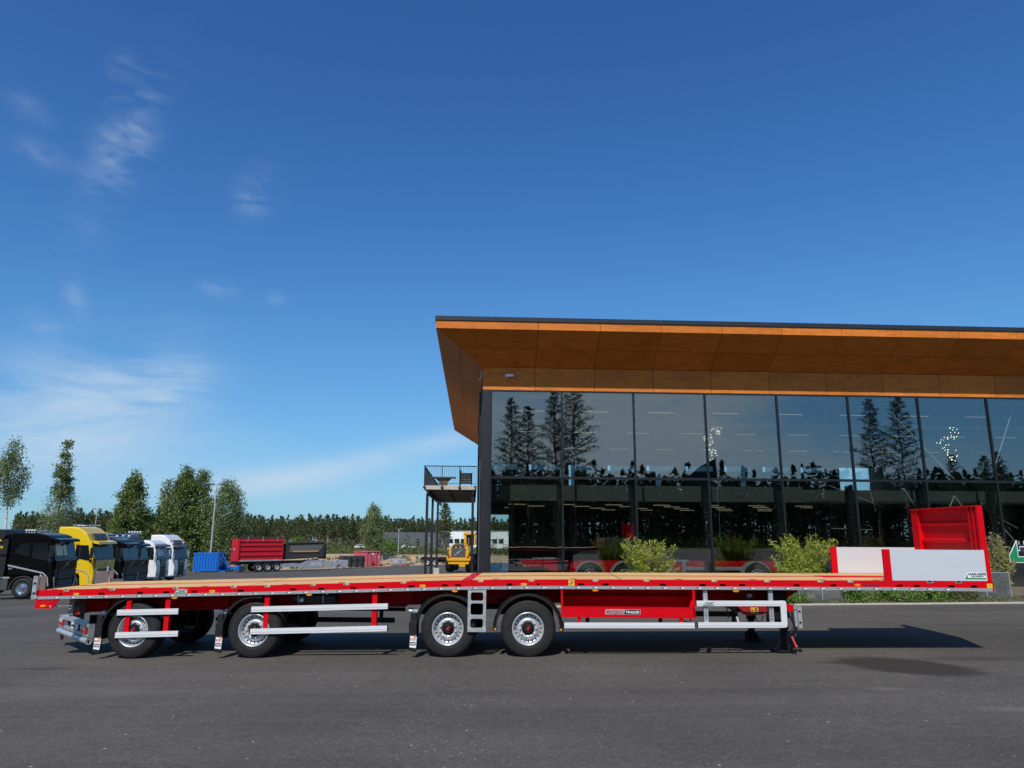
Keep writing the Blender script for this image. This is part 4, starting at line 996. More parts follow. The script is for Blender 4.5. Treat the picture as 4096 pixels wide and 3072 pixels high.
text('PALFINGER', .07, M_ink, cr, (-2.92, .034, 2.475), width=.36, bold=.02)
for k in range(4):
    MB().lathe([(0, .04), (.055, .03), (.062, -.0), (.03, -.08)], (-1.62+k*.13, .3, 3.33), 'x', 12).box(-1.65+k*.13, -1.62+k*.13, .28, .32, 3.2, 3.3).build('work_lamp', M_lwht, t1)
text('600', .12, M_alu, t1, (-2.10, -.006, 1.42), bold=.01)
mk_truck('yellow_truck', 'yellow high-roof truck between two black ones, black windscreen surround', (-23.7, 42.0), 4.0, M_tkyel, M_tkyel, 'v', True, 3.74, horns=3, visor=M_tkyel)
mk_truck('sleeper_truck', 'black low-roof truck with chrome horns beside the yellow truck', (-24.6, 46.8), 5.0, M_tkblk, M_tkblk, 'v', False, 3.22, deflector=M_tkblk, horns=2, visor=M_tkblk, lightbar=3)
mk_truck('high_roof_truck', 'black high-roof truck with a row of spot lamps next to the white trucks', (-26.2, 51.3), 4.0, M_tkblk, M_tkblk, 'v', True, 3.62, lightbar=5, visor=M_tkblk)
mk_truck('white_truck', 'white low-roof truck with dark grille, nearer of the two white trucks', (-27.0, 56.3), 5.0, M_tkwht, M_tkwht, 's', False, 3.28, seethru=M_wht, visor=M_tkgry)
mk_truck('white_truck', 'white high-roof truck with orange beacons at the end of the row', (-27.8, 61.0), 0.0, M_tkwht, M_tkwht, 's', True, 3.80, visor=M_tkgry, beacons=True, text_on=('HAKARPS', .24, -2.02, 1.55), deflector=None)

# ------------------------------------------------------------------ the yard behind: containers, trailers, loader
def at(x, y): return (x, y, gz(x, y))
bc = empty('blue_container', at(-37.4, 94.2), 0.0, category='container', label='blue ribbed roll-off container at the edge of the yard')
MB().box(-3.15, -.05, 0.05, 2.35, .22, 2.30).box(-3.2, 0, .0, 2.4, 2.20, 2.38).box(-3.2, 0, 0, 2.4, .10, .24).build('body', M_blue, bc)
for k in range(9): MB().box(-3.1+k*.36, -2.98+k*.36, -.03, .05, .24, 2.20).build('rib', M_blue, bc)
MB().box(-.06, .10, .1, .25, .1, 2.3).box(-.06, .10, 2.15, 2.3, .1, 2.3).box(.0, .9, .3, .42, 0, .2).box(.0, 2.6, 1.9, 2.02, .2, .75).box(2.5, 2.62, .4, 2.02, .0, .75).tube([(.05, 1.2, 2.2), (.9, 1.2, .8), (1.0, 1.2, .1)], .07, 8).tube([(.05, .2, 1.9), (1.2, .6, .7), (2.5, .5, .6)], .06, 8).build('hook_frame', M_blue, bc)
for x in (-2.9, -.3): MB().box(x, x+.2, .2, .4, 0, .1).build('foot', M_blue, bc)
CT = empty('container_trailer', at(-33.5, 90.5), R(40), category='trailer', label='low three-axle semi-trailer carrying the red container')
MB().box(0, 11.4, .25, .45, .95, 1.25).box(0, 11.4, 2.05, 2.25, .95, 1.25).box(0, .3, .05, 2.45, .85, 1.2).box(-.1, .1, .1, 2.4, .55, .62).build('chassis_frame', M_blackm, CT)
for x in (2.7, 3.86, 5.02):
    for far in (0, 1):
        wh = inst(tyre_m, 'wheel', CT, (x, .02 if not far else 2.48, .52), (0, 0, math.pi*far)); inst(rim_m, 'rim', wh)
    MB().lathe([(.58, .0), (.61, .0), (.61, .4), (.58, .4)], (x, 0, .52), 'y', 14, R(20), R(185)).build('mudguard', M_dgrey, CT)
for y0 in (.1, 1.95): MB().box(-.13, -.08, y0, y0+.42, .60, .78).build('tail_lamp', M_amber, CT); MB().box(-.13, -.08, y0, y0+.42, .80, .95).build('tail_lamp', M_lred, CT)
MB().box(-.14, -.10, .75, 1.7, .62, .92).build('rear_plate', M_alu, CT)
MB().box(5.5, 8.3, .02, .10, .50, .92).box(8.25, 8.4, .05, .2, .1, .5).box(7.2, 7.3, .05, .2, .1, .5).build('side_guard', M_alu, CT)
sk = MB().prism([(8.1, .35), (8.5, .25), (11.2, .25), (11.4, .5), (11.4, 1.30), (9.0, 1.25), (8.3, .95)], 0, .12).build('side_skirt', M_silver, CT, bevel=.03)
firm_logo(sk, 9.4, .0, .55, 1.55)
RCN = empty('red_container', at(-33.5, 90.5), R(40), category='container', label='tall red steel container with ribbed sides and dark rolled cover')
RCN.location.z += 1.28
MB().box(0.05, 5.65, .08, 2.42, .22, 2.70).build('body', M_cred, RCN)
for z in (.70, 1.30, 1.90, 2.42): MB().prism([(0.1, z), (0.1, z+.10), (5.6, z+.10), (5.6, z)], -.02, .09).build('side_rib', M_cred, RCN)
MB().box(.0, .16, .0, .16, .0, 2.78).box(5.54, 5.7, .0, .16, .0, 2.78).box(0, .16, 2.34, 2.5, 0, 2.78).build('corner_post', M_cred, RCN)
MB().box(-.04, .05, .2, 2.3, .05, 2.75).box(-.08, -.03, .7, .85, .1, 2.1).box(-.08, -.03, 1.65, 1.8, .1, 2.1).build('rear_door', M_cred, RCN)
q = MB()
for k in range(8): q.box(.02, .12, -.05, .0, .3+k*.3, .42+k*.3)
q.build('hinge', M_dred, RCN)
MB().tube([(.2, .3, 2.86), (5.6, .3, 2.86)], .13, 10).build('rolled_cover', M_tarp, RCN)
for x in (1.1, 3.0, 4.9): MB().tube([(x, .1, 2.98), (x+.02, .0, 2.85), (x-.03, -.02, 2.45)], .03, 6).build('cover_strap', M_alu, RCN)
MB().box(.2, 5.6, -.02, .12, .02, .20).build('lower_rail', M_alu, RCN); MB().box(-.085, -.05, .95, 1.55, 1.35, 1.6).build('sign_plate', M_alu, RCN)
TB = empty('tipper_body', at(-33.5+5.95*.766, 90.5+5.95*.643), R(40), category='container', label='black tipper body with grey cover panel on the front of the trailer')
TB.location.z += 1.45; TB.scale = (1.18, 1, 1)
MB().prism([(0, 0), (4.6, .25), (4.75, 2.0), (.05, 2.0)], .15, 2.35).build('body', M_tarp, TB)
MB().prism([(.55, .95), (.65, 1.75), (4.45, 1.85), (4.3, 1.35), (4.0, 1.0)], .10, .149).build('cover_panel', M_tarpg, TB)
MB().box(.9, 3.9, .06, .099, .92, 1.10).build('timber_board', M_timb, TB)
MB().tube([(.3, .2, 2.05), (4.5, .2, 2.12)], .14, 10).build('rolled_cover', M_tarp, TB)
for k in range(14): MB().box(1.0+k*.25, 1.12+k*.25, .08, .15, .28, .42).build('floor_rib', M_dgrey, TB)
MB().box(-.02, .1, .1, .3, .1, 2.0).box(4.7, 4.9, .2, 2.3, .0, 1.9).build('frame', M_blackm, TB)
hf = empty('hook_frame', at(-25.3, 104.8), R(25), category='frame', label='silver hook-lift frame beside the black containers')
MB().tube([(0, 0, 0), (.15, 0, 1.0), (.6, .1, 1.3)], .09, 8).tube([(1.3, 0, 0), (1.2, 0, 1.0), (.75, .1, 1.3)], .09, 8).build('leg', M_galv, hf); MB().box(-.9, .0, .5, 1.8, .15, 1.1).box(.2, 2.3, .6, 1.8, .2, 1.2).build('hopper', M_silver, hf)
kc = empty('black_container', at(-25.2, 110.2), R(22), category='container', label='long low black container in front of the pink one')
MB().box(0, 3.4, 0, 2.3, .15, 1.75).build('body', M_tarp, kc)
for x in (.35, 1.25, 2.15, 2.95): MB().box(x, x+.12, -.10, .0, .0, 1.7).tube([(x+.2, -.05, 1.3), (x+.35, -.1, 1.0), (x+.5, -.05, 1.3)], .05, 6).build('end_frame', M_blackm, kc)
pc = empty('pink_container', at(-22.9, 116.9), R(38), category='container', label='faded pink roll-off container against the sand bank')
MB().prism([(0, .18), (2.35, .18), (2.35, 2.35), (0, 2.35)], 0, 4.6).build('body', M_pink, pc)
for x in (.0, .65, 1.55, 2.25): MB().box(x, x+.12, -.10, .0, .0, 2.38).build('end_frame', M_pink, pc)
for k in range(7): MB().prism([(-.02, .3), (-.08, 2.2), (.0, 2.3), (.0, .3)], .35+k*.62, .45+k*.62).build('rib', M_pink, pc)
MB().box(.85, 1.4, -.13, -.10, .5, .62).tube([(.8, -.1, .3), (1.1, -.2, .9), (1.5, -.1, .3)], .06, 6).build('hook_bar', M_dred, pc); MB().box(.9, 1.3, -.03, -.01, 1.9, 2.15).box(2.1, 2.2, -.13, -.1, 1.3, 1.6).build('sticker', M_wht, pc)
MB().box(-.1, 2.45, -.12, 4.7, 2.30, 2.40).build('top_rim', M_pink, pc)
st = empty('silver_tank', at(-19.0, 117.6), R(12), category='tank', label='square silver fuel tank standing by the fence posts')
MB().box(0, 1.35, 0, 1.3, .22, 1.15).build('tank', M_silver, st, bevel=.10); MB().box(1.37, 2.25, .1, 1.3, .22, 1.12).build('cabinet', M_silver, st, bevel=.08)
for x in (.1, 1.2, 1.5, 2.1): MB().box(x, x+.1, .1, 1.2, 0, .25).build('foot', M_alu, st)
MB().box(.35, .85, -.02, .0, .75, .85).build('sticker', M_wht, st); MB().tube([(1.3, .5, 1.15), (1.5, .5, 1.5), (1.7, .5, 1.15)], .03, 6).build('filler_hose', M_black, st)
fs = empty('steel_frames', at(-15.9, 116.0), R(10), category='frame', label='row of grey steel frames lying beside the fence')
for k in range(4): MB().tube([(k*.35, 0, 0), (k*.35, 0, .65), (k*.35+.2, 0, .65), (k*.35+.2, 0, 0)], .04, 6).build('frame', M_galv, fs)
MB().prism([(-.6, 0), (-.1, 0), (-.05, .55)], .1, .2).build('ramp', M_dgrey, fs)
rp = empty('red_skid', at(-17.0, 117.0), 0, category='skid', label='small rust-red skid next to the silver tank'); MB().box(-.4, .35, 0, .6, .05, .3).box(-.3, -.1, .1, .3, .3, .4).build('body', M_rust, rp)
fc = empty('flatbed_chassis', at(-13.7, 113.0), R(-8), category='trailer', label='black twin-axle trailer chassis parked by the balcony posts')
MB().box(0, 5.0, .2, 2.2, .95, 1.30).box(-.1, .1, .1, 2.3, .9, 1.35).box(.2, 4.8, .4, .6, .55, .95).box(4.2, 5.2, .3, 2.0, .4, 1.0).build('chassis_frame', M_blackm, fc)
for x in (.9, 2.05): wh = inst(tyre_m, 'wheel', fc, (x, .05, .52)); inst(rim_m, 'rim', wh)
MB().tube([(4.6, .1, .5), (5.0, -.1, 1.05)], .08, 8).build('drawbar', M_dgrey, fc)
ld = empty('wheel_loader', at(-4.95, 69.6), R(-4), category='loader', label='yellow wheel loader seen from behind, beside the balcony posts')
MB().prism([(-1.05, 1.08), (1.08, 1.08), (1.15, 1.30), (1.12, 1.52), (.80, 1.50), (.72, 1.38), (-.72, 1.38), (-.8, 1.50), (-1.12, 1.52), (-1.15, 1.30)], -.1, .9).build('counterweight', M_loader, ld, bevel=.03)
MB().prism([(-.95, .78), (.95, .78), (1.03, 1.08), (-1.03, 1.08)], .0, 1.2).build('lower_guard', M_loader, ld)
MB().prism([(-.86, 1.38), (.86, 1.38), (.98, 1.9), (.88, 2.30), (.55, 2.62), (-.55, 2.62), (-.88, 2.30), (-.98, 1.9)], .05, 2.4).build('hood', M_loader, ld, bevel=.06)
MB().prism([(-.66, 2.40), (-.40, 2.66), (.40, 2.66), (.66, 2.40)], .0, 2.2).build('hood_top', M_dgrey, ld, bevel=.05)
gr = MB().box(-.72, .62, -.06, .06, 1.40, 2.28).build('radiator_grille', M_dgrey, ld, bevel=.02)
MB().hexa([(-.45, -.08, 1.58), (-.39, -.08, 1.54), (-.39, -.06, 1.54), (-.45, -.06, 1.58), (.28, -.08, 2.16), (.34, -.08, 2.12), (.34, -.06, 2.12), (.28, -.06, 2.16)]).lathe([(.10, -.06), (.10, -.085), (.0, -.085)], (-.05, 0, 1.85), 'y', 14).build('grille_emblem', M_alu, gr)
for x in (-.62, -.18, .25): MB().box(x, x+.20, -.04, .1, 2.32, 2.46).build('vent', M_black, ld)
for x in (-1.02, .78): MB().box(x, x+.24, -.13, -.10, 1.36, 1.52).build('tail_lamp', M_lred, ld)
MB().box(.1, .12, 1.9, 2.0, 2.6, 3.5).build('mirror_stay', M_black, ld)
cb = MB().box(.25, 1.25, 2.0, 3.4, 2.5, 3.55).build('cab', M_tkglass, ld)
MB().box(.15, 1.3, 1.9, 3.5, 3.5, 3.72).box(.22, .45, 1.95, 2.1, 2.55, 3.5).box(.20, .30, 3.3, 3.45, 2.5, 3.5).box(1.2, 1.3, 1.95, 2.1, 2.5, 3.5).build('cab_frame', M_loader, ld)
MB().tube([(.72, 1.7, 2.6), (.72, 1.7, 3.2)], .08, 10).build('exhaust', M_brown, ld)
for x, y in ((-.95, 1.0), (.95, 1.0), (-.95, 4.0), (.95, 4.0)):
    MB().lathe([(.38, -.34), (.70, -.36), (.80, -.26), (.82, 0), (.80, .26), (.70, .36), (.38, .34)], (x, y, .82), 'x', 28).build('wheel', M_rub, ld, True)
MB().box(-1.4, 1.6, 5.6, 6.3, .3, 1.4).box(.4, .7, 3.4, 5.8, 1.2, 1.6).build('bucket', M_loader, ld)
# distant halls and parked cars
gb = empty('grey_hall', (-46.2, 265, -3.6), 0.0, category='building', label='large dark grey industrial hall at the edge of the forest')
MB().box(0, 21.4, 0, 30, 0, 6.05).build('wall', M_gbldg, gb); MB().box(-.1, 21.5, -.1, 30, 6.05, 6.2).build('roof_edge', M_trim, gb)
for x in (4.2, 12.1, 19.9):
    o = MB().box(x, x+.95, -.12, .0, .8, 3.6).build('window', M_dglass, gb); MB().box(x, x+.95, -.16, -.12, 1.9, 2.0).box(x, x+.95, -.16, -.12, 2.9, 3.0).build('frame', M_alu, o)
for x in (1.4, 8.6): MB().box(x, x+.3, -.1, .0, 4.6, 4.9).build('wall_lamp', M_black, gb)
wb = empty('white_hall', (-29.2, 303, -4.8), 0.0, category='building', label='white hall with a dark window band, behind the balcony posts')
MB().box(0, 40, 0, 30, 0, 7.75).build('wall', M_wbldg, wb)
for k in range(10): o = MB().box(.6+k*2.6, 2.6+k*2.6, -.12, .0, 2.9, 4.6).build('window', M_dglass, wb)
MB().box(-.2, 40.2, -.2, 30, 7.75, 7.95).build('roof_edge', M_alu, wb)
def car(x, y, col, lab):
    o = empty('parked_car', (x, y, terrain(x, y)), R(4), category='car', label=lab)
    MB().prism([(-2.1, .35), (2.1, .35), (2.15, .8), (1.2, .98), (.5, 1.45), (-1.1, 1.48), (-1.9, 1.0), (-2.15, .85)], 0, 1.75).build('body', col, o, bevel=.08)
    MB().prism([(-1.6, 1.0), (1.05, 1.0), (.45, 1.38), (-1.05, 1.40)], -.012, 1.762).build('window', M_dglass, o)
    for xx in (-1.3, 1.35): inst(tyre_m, 'wheel', o, (xx, -.02, .33), sc=(.62, .62, .62))
car(-31.6, 226, M_tkwht, 'white car half hidden by scrub in front of the grey hall'); car(-46.0, 226, M_tkwht, 'white car glimpsed at the foot of the forest')
# lamp posts
def lamp_post(x, y, zb, H, label, arms, rr=.075):
    o = empty('lamp_post', (x, y, zb), 0, category='lamp post', label=label)
    MB().tube([(0, 0, 0), (0, 0, H)], rr, 10, True, rr*.6).build('pole', M_pole, o)
    for dx in arms:
        MB().tube([(0, 0, H-.45), (dx*.35, 0, H-.08), (dx, 0, H)], .04, 6).build('arm', M_pole, o); MB().box(dx-.30, dx+.30, -.16, .16, H-.05, H+.09).build('lamp_head', M_dgrey, o)
lamp_post(-41.1, 100.8, -1.7, 10.45, 'tall steel lamp post standing behind the blue container', (-.55, .55), .11)
lamp_post(-86.4, 152.0, -1.9, 8.7, 'slim distant lamp post above the yellow truck', (-.6, .6), .10)
lamp_post(-21.9, 142.8, -1.7, 4.75, 'white double-arm street lamp in front of the grey hall', (-.45, .8), .075)
lamp_post(-19.4, 173.8, -2.2, 3.7, 'short street lamp seen between the balcony posts', (-.3,), .06)
wf = empty('wire_fence', (0, 0, 0), 0, category='fence', label='wire fence on thin concrete posts along the yard edge')
FP = [(-36+i*3.0, yend(-36+i*3.0)+1.1) for i in range(12)]
for x, y in FP: MB().box(x-.05, x+.05, y-.05, y+.05, terrain(x, y)-.05, terrain(x, y)+1.6).build('post', M_conc, wf)
for (xa, ya), (xb, yb) in zip(FP[:-1], FP[1:]):
    b = MB()
    for h in (.3, .75, 1.2, 1.5): b.tube([(xa, ya, terrain(xa, ya)+h), (xb, yb, terrain(xb, yb)+h)], .008, 4)
    b.build('wire', M_galv, wf)

# ------------------------------------------------------------------ showroom building
BW = R(3.0)
BD = empty('showroom_building', (-1.2484, 29.9346, -0.25), BW, category='building',
           label='glass-fronted showroom with wood-panelled flared eaves')
ZB = 0.25     # building z offset: local z = world z + ZB
def bz(z): return z+ZB
LEN, DEP = 32.5, 28.0
ZW0, ZW1, ZF0, ZF1, ZT, OV = 8.26, 9.24, 10.45, 10.78, 10.95, 1.70
OVL = 1.95
JX = [0.0, 2.24]+[2.24+2.553*k for k in range(1, 13)]
def quadslab(b, p, th):
    """thin panel: p = 4 corners, th = thickness vector"""
    t = Vector(th); q = [Vector(x) for x in p]
    return b.hexa([*(q), *[x+t for x in q]])
def panel(p, th, name='panel', mat=M_lam, par=BD):
    return quadslab(MB(), [(x, y, bz(z)) for x, y, z in p], th).build(name, mat, par)
G = .009
for i in range(len(JX)-1):
    xa, xb = JX[i]+G, JX[i+1]-G
    panel([(xa, 0, ZW0), (xb, 0, ZW0), (xb, 0, ZW1-G), (xa, 0, ZW1-G)], (0, .03, 0), 'wall_panel')
    fx0 = -OVL+G if i == 0 else xa
    panel([(fx0, -OV, ZF0), (xb, -OV, ZF0), (xb, -OV, ZF1), (fx0, -OV, ZF1)], (0, .03, 0), 'fascia_panel')
    for k in (0, 1):
        a, c = k*.5, k*.5+.5; a2, c2 = a+.004, c-.004
        y0, z0 = -OV*a2, ZW1+(ZF0-ZW1)*a2; y1, z1 = -OV*c2, ZW1+(ZF0-ZW1)*c2
        x0 = -OVL*a2+G if i == 0 else xa; x1 = -OVL*c2+G if i == 0 else xa
        panel([(x0, y0, z0), (xb, y0, z0), (xb, y1, z1), (x1, y1, z1)], (0, .02, .02), 'soffit_panel')
JY = [0.0]+[2.3+2.56*k for k in range(0, 11)]
JY = [y for y in JY if y < DEP]+[DEP]
for i in range(len(JY)-1):
    ya, yb = JY[i]+G, JY[i+1]-G
    fy0 = -OV+G if i == 0 else ya
    panel([(-OVL, fy0, ZF0), (-OVL, yb, ZF0), (-OVL, yb, ZF1), (-OVL, fy0, ZF1)], (.03, 0, 0), 'fascia_panel')
    for k in (0, 1):
        a2, c2 = k*.5+.004, k*.5+.496
        x0, z0 = -OVL*a2, ZW1+(ZF0-ZW1)*a2; x1, z1 = -OVL*c2, ZW1+(ZF0-ZW1)*c2
        y0 = -OV*a2+G if i == 0 else ya; y1 = -OV*c2+G if i == 0 else ya
        panel([(x0, y0, z0), (x0, yb, z0), (x1, yb, z1), (x1, y1, z1)], (.02, 0, .02), 'soffit_panel')
# dark backing behind the open joints, roof deck and its metal edge
b = MB()
for (a, c) in (((0, .035), (0, .035)),):
    b.hexa([(-.0, .035, bz(ZW1)), (LEN, .035, bz(ZW1)), (LEN, .06, bz(ZW1)), (0, .06, bz(ZW1)), (-OVL+.05, -OV+.05, bz(ZF0+.05)), (LEN, -OV+.05, bz(ZF0+.05)), (LEN, -OV+.09, bz(ZF0+.05)), (-OVL+.05, -OV+.09, bz(ZF0+.05))])
    b.hexa([(.035, .0, bz(ZW1)), (.06, .0, bz(ZW1)), (.06, DEP, bz(ZW1)), (.035, DEP, bz(ZW1)), (-OVL+.05, -OV+.05, bz(ZF0+.05)), (-OVL+.09, -OV+.05, bz(ZF0+.05)), (-OVL+.09, DEP, bz(ZF0+.05)), (-OVL+.05, DEP, bz(ZF0+.05))])
b.box(0.01, LEN, .035, .10, bz(ZW0+.02), bz(ZW1)).box(-OVL+.04, LEN, -OV+.04, -OV+.07, bz(ZF0+.01), bz(ZF1)).box(-OVL+.04, -OVL+.07, -OV+.072, DEP, bz(ZF0+.01), bz(ZF1))
b.build('joint_backing', M_blackm, BD)
MB().box(-OVL-.02, LEN+.5, -OV-.03, DEP+1.2, bz(ZF1+.02), bz(ZT)).build('roof', M_trim, BD)
MB().box(-OVL-.036, LEN+.5, -OV-.045, -OV-.031, bz(ZF1+.005), bz(ZT+.01)).box(-OVL-.035, -OVL-.021, -OV-.0305, DEP+1.2, bz(ZF1+.005), bz(ZT+.01)).build('roof_trim', M_trim, BD)
# curtain wall
MX = [0.375, 3.38, 6.47, 9.58, 12.74, 15.9, 19.04, 22.18, 25.3, 28.4, 31.5]
TZ0, TZ1, GB = 4.50, 4.60, 0.12
MB().box(0.0, .365, -.02, .16, bz(-.1), bz(ZW0)).build('corner_post', M_dmetal, BD)
MB().box(.0, LEN, -.015, .10, bz(8.19), bz(ZW0-.005)).build('head_frame', M_frame, BD)
MB().box(.37, LEN, -.03, .10, bz(TZ0), bz(TZ1)).build('transom', M_frame, BD)
MB().box(.37, LEN, -.03, .10, bz(0.0), bz(GB)).build('sill_frame', M_frame, BD)
for i, x in enumerate(MX):
    MB().box(x-.035, x+.035, -.045, .10, bz(TZ1), bz(8.19)).build('mullion', M_frame, BD)
    MB().box(x-.035, x+.035, -.045, .10, bz(GB), bz(TZ0)).build('mullion', M_frame, BD)
    if i: MB().box(x-.19, x-.06, .25, .55, bz(0), bz(4.35)).box(x-.05, x+.06, .30, .42, bz(0), bz(4.4)).build('column', M_frame, BD)
    if i < len(MX)-1:
        MB().box(x+.036, MX[i+1]-.036, .02, .032, bz(TZ1+.001), bz(8.189)).build('glass_pane', M_glass, BD)
        MB().box(x+.036, MX[i+1]-.036, .02, .032, bz(GB+.001), bz(TZ0-.001)).build('glass_pane', M_glass, BD)
# left wall: dark standing-seam cladding with downpipes, ground floor glazed near the corner
lw = MB().box(.0, .14, .17, DEP, bz(4.6), bz(ZW1)).box(.0, .14, 4.0, DEP, bz(-.8), bz(4.6)).build('side_wall', M_dmetal, BD)
for k in range(46):
    y = .5+k*.6
    MB().box(-.03, .0, y, y+.03, bz(4.6 if y < 4 else -.8), bz(8.9)).build('wall_rib', M_dmetal, BD) if k < 12 or k % 3 == 0 else None
MB().box(-.13, -.01, .9, 1.0, bz(5.5), bz(8.3)).box(-.16, -.02, 2.2, 2.35, bz(6.6), bz(7.5)).build('wall_panel_box', M_black, BD)
for y in (1.4, 2.4): MB().tube([(-.05, y, bz(-.6)), (-.05, y, bz(5.5))], .035, 8).build('downpipe', M_tkgry, BD)
MB().tube([(-.06, -.08, bz(8.75)), (-.06, -.08, bz(9.05))], .012, 6).tube([(-.06, -.08, bz(8.78)), (-.16, -.10, bz(8.70)), (-.16, -.10, bz(8.62)), (-.08, -.08, bz(8.66)), (-.06, -.08, bz(8.74))], .006, 5).build('aerial', M_wht, BD)
MB().box(.02, .032, .4, 4.0, bz(.1), bz(4.5)).build('glass_pane', M_glass, BD)
# plinth, back wall, floors
MB().box(-.02, LEN, -.05, .16, bz(-.9), bz(-.005)).build('plinth', M_conc, BD)
b = MB().box(3.0, LEN, DEP-.2, DEP, bz(-.3), bz(4.4)).box(.2, LEN, DEP-.2, DEP, bz(7.7), bz(9.2)).box(.2, LEN, DEP-.2, DEP, bz(4.4), bz(5.3))
for x in (.2, 3.2, 6.4, 9.6, 12.8, 16, 19.2, 22.4, 25.6, 28.8): b.box(x, x+.9, DEP-.2, DEP, bz(5.3), bz(7.7))
b.build('back_wall', M_int, BD)
for k in range(9): MB().box(1.11+k*3.2, 3.19+k*3.2, DEP-.12, DEP-.10, bz(5.301), bz(7.699)).build('back_window', M_rglass, BD)
MB().box(LEN-.2, LEN, .1, DEP, bz(-.3), bz(9.2)).build('end_wall', M_int, BD)
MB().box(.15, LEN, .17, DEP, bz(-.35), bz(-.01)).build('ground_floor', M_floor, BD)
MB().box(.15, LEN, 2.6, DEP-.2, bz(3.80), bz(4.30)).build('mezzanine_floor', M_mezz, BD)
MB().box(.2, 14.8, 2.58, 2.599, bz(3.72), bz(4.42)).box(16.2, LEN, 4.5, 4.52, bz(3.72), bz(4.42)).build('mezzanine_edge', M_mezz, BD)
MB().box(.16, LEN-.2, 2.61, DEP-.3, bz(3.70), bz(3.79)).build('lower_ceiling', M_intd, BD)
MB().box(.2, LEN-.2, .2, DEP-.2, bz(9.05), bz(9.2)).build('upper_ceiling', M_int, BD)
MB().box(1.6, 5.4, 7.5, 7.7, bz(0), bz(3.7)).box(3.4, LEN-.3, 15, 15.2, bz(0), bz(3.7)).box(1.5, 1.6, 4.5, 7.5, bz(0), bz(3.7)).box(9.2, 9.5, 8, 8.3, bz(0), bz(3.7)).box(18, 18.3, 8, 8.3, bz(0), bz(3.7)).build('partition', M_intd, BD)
b = MB()
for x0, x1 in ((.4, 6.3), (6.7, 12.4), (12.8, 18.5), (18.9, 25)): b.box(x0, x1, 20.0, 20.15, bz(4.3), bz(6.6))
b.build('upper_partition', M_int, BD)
# roof trusses and ducts
for y in (5.0, 11.0, 17.0):
    b = MB().box(.2, LEN-.2, y, y+.18, bz(7.55), bz(7.75)).box(.2, LEN-.2, y, y+.18, bz(8.85), bz(9.04))
    for k in range(16):
        x = .4+k*2.0; b.tube([(x, y+.09, bz(7.7)), (x+1.0, y+.09, bz(8.9)), (x+2.0, y+.09, bz(7.7))], .05, 6, False); b.tube([(x+1.0, y+.09, bz(7.7)), (x+1.0, y+.09, bz(8.9))], .04, 6, False)
    b.build('roof_truss', M_steelw, BD)
MB().tube([(.3, 8, bz(7.2)), (LEN-.3, 8, bz(7.2))], .35, 14).build('air_duct', M_int, BD)
# white tension rods behind the glass
for p, q, r in (((18.1, .5, 7.6), (20.7, .6, 4.7), .022), ((23.8, .6, 7.8), (22.6, .6, 5.2), .022), ((18.55, .9, 4.3), (19.2, .9, 3.2), .022), ((18.7, 1.0, 3.6), (19.5, 1.0, 3.0), .012), ((20.9, 1.0, 4.0), (20.3, 1.0, 2.9), .020), ((20.9, 1.0, 4.0), (21.8, 1.0, 2.6), .022), ((22.1, 1.0, 3.7), (23.9, 1.0, 1.4), .024), ((22.2, 1.0, 3.4), (23.6, 1.0, 2.6), .012), ((15.2, .9, 4.4), (17.5, .9, 3.5), .014), ((17.0, .9, 4.4), (17.2, .9, 3.3), .014), ((15.2, .9, 2.55), (17.0, .9, 2.5), .012)):
    MB().tube([(p[0], p[1], bz(p[2])), (q[0], q[1], bz(q[2]))], r, 6).build('tension_rod', M_steelw, BD)
# small clamps beside the lower mullions
for x in MX[1:8]:
    b = MB()
    for z in (4.22, 4.08, 3.78, 3.64):
        for dx in (-.16, -.11): b.box(x+dx-.010, x+dx+.010, .035, .05, bz(z)-.010, bz(z)+.010)
    b.build('glass_clamp', M_chrome, BD)
# firm's sign on the glass at the right-hand end
sx, sz = 22.27, 1.19
def SP(pts, k=2.45): return [(sx+k*u, bz(sz)+k*v) for u, v in pts]
MB().prism(SP([(-.010, -.010), (1.2, -.010), (1.2, .098), (.158, .098), (.158, .37), (.148, .37), (-.010, .118)]), -.070, -.060).build('sign_outline', M_wht, BD)
MB().prism(SP([(.002, .002), (1.2, .002), (1.2, .086), (.146, .086), (.146, .34), (.002, .112)]), -.076, -.0701).build('sign_swoosh', M_green, BD)
text('HAKARPS', .53, M_wht, BD, (sx+.37, -.062, bz(sz)+.49), width=2.75, bold=.05, name='sign_lettering')
text('HAKARPS', .53, M_ink, BD, (sx+.395, -.068, bz(sz)+.51), width=2.70, bold=.012, name='sign_lettering')
# balcony on the left side
BX0, BX1, BY0, BY1 = -3.05, -.16, 10.1, 27.5
sl = MB().box(BX0, BX1, BY0, BY1, bz(4.62), bz(4.84)).build('balcony', M_conc, BD)
for x in (BX0+.15, BX1-.25): MB().box(x, x+.12, BY0+.05, BY1, bz(4.36), bz(4.615)).build('balcony_beam', M_dmetal, sl)
for k in range(7): MB().box(BX0+.27, BX1-.25, BY0+1.5+k*2.5, BY0+1.55+k*2.5, bz(4.57), bz(4.615)).build('balcony_joist', M_dmetal, sl)
for k in range(4): MB().box(BX0+1.35, BX0+1.5, BY0+.4+k*3.4, BY0+.55+k*3.4, bz(4.50), bz(4.612)).build('drain', M_black, sl)
for y in (BY0+.15, BY0+5.6, BY0+12.5):
    MB().box(BX0+.12, BX0+.26, y, y+.14, bz(-1.3), bz(4.36)).build('balcony_post', M_dmetal, sl)
    MB().box(BX1-.26, BX1-.12, y, y+.14, bz(-1.3), bz(4.36)).build('balcony_post', M_dmetal, sl)
MB().box(BX0+.0, BX0+.40, BY0+12.3, BY0+12.8, bz(-1.3), bz(-.16)).build('post_footing', M_conc, sl)
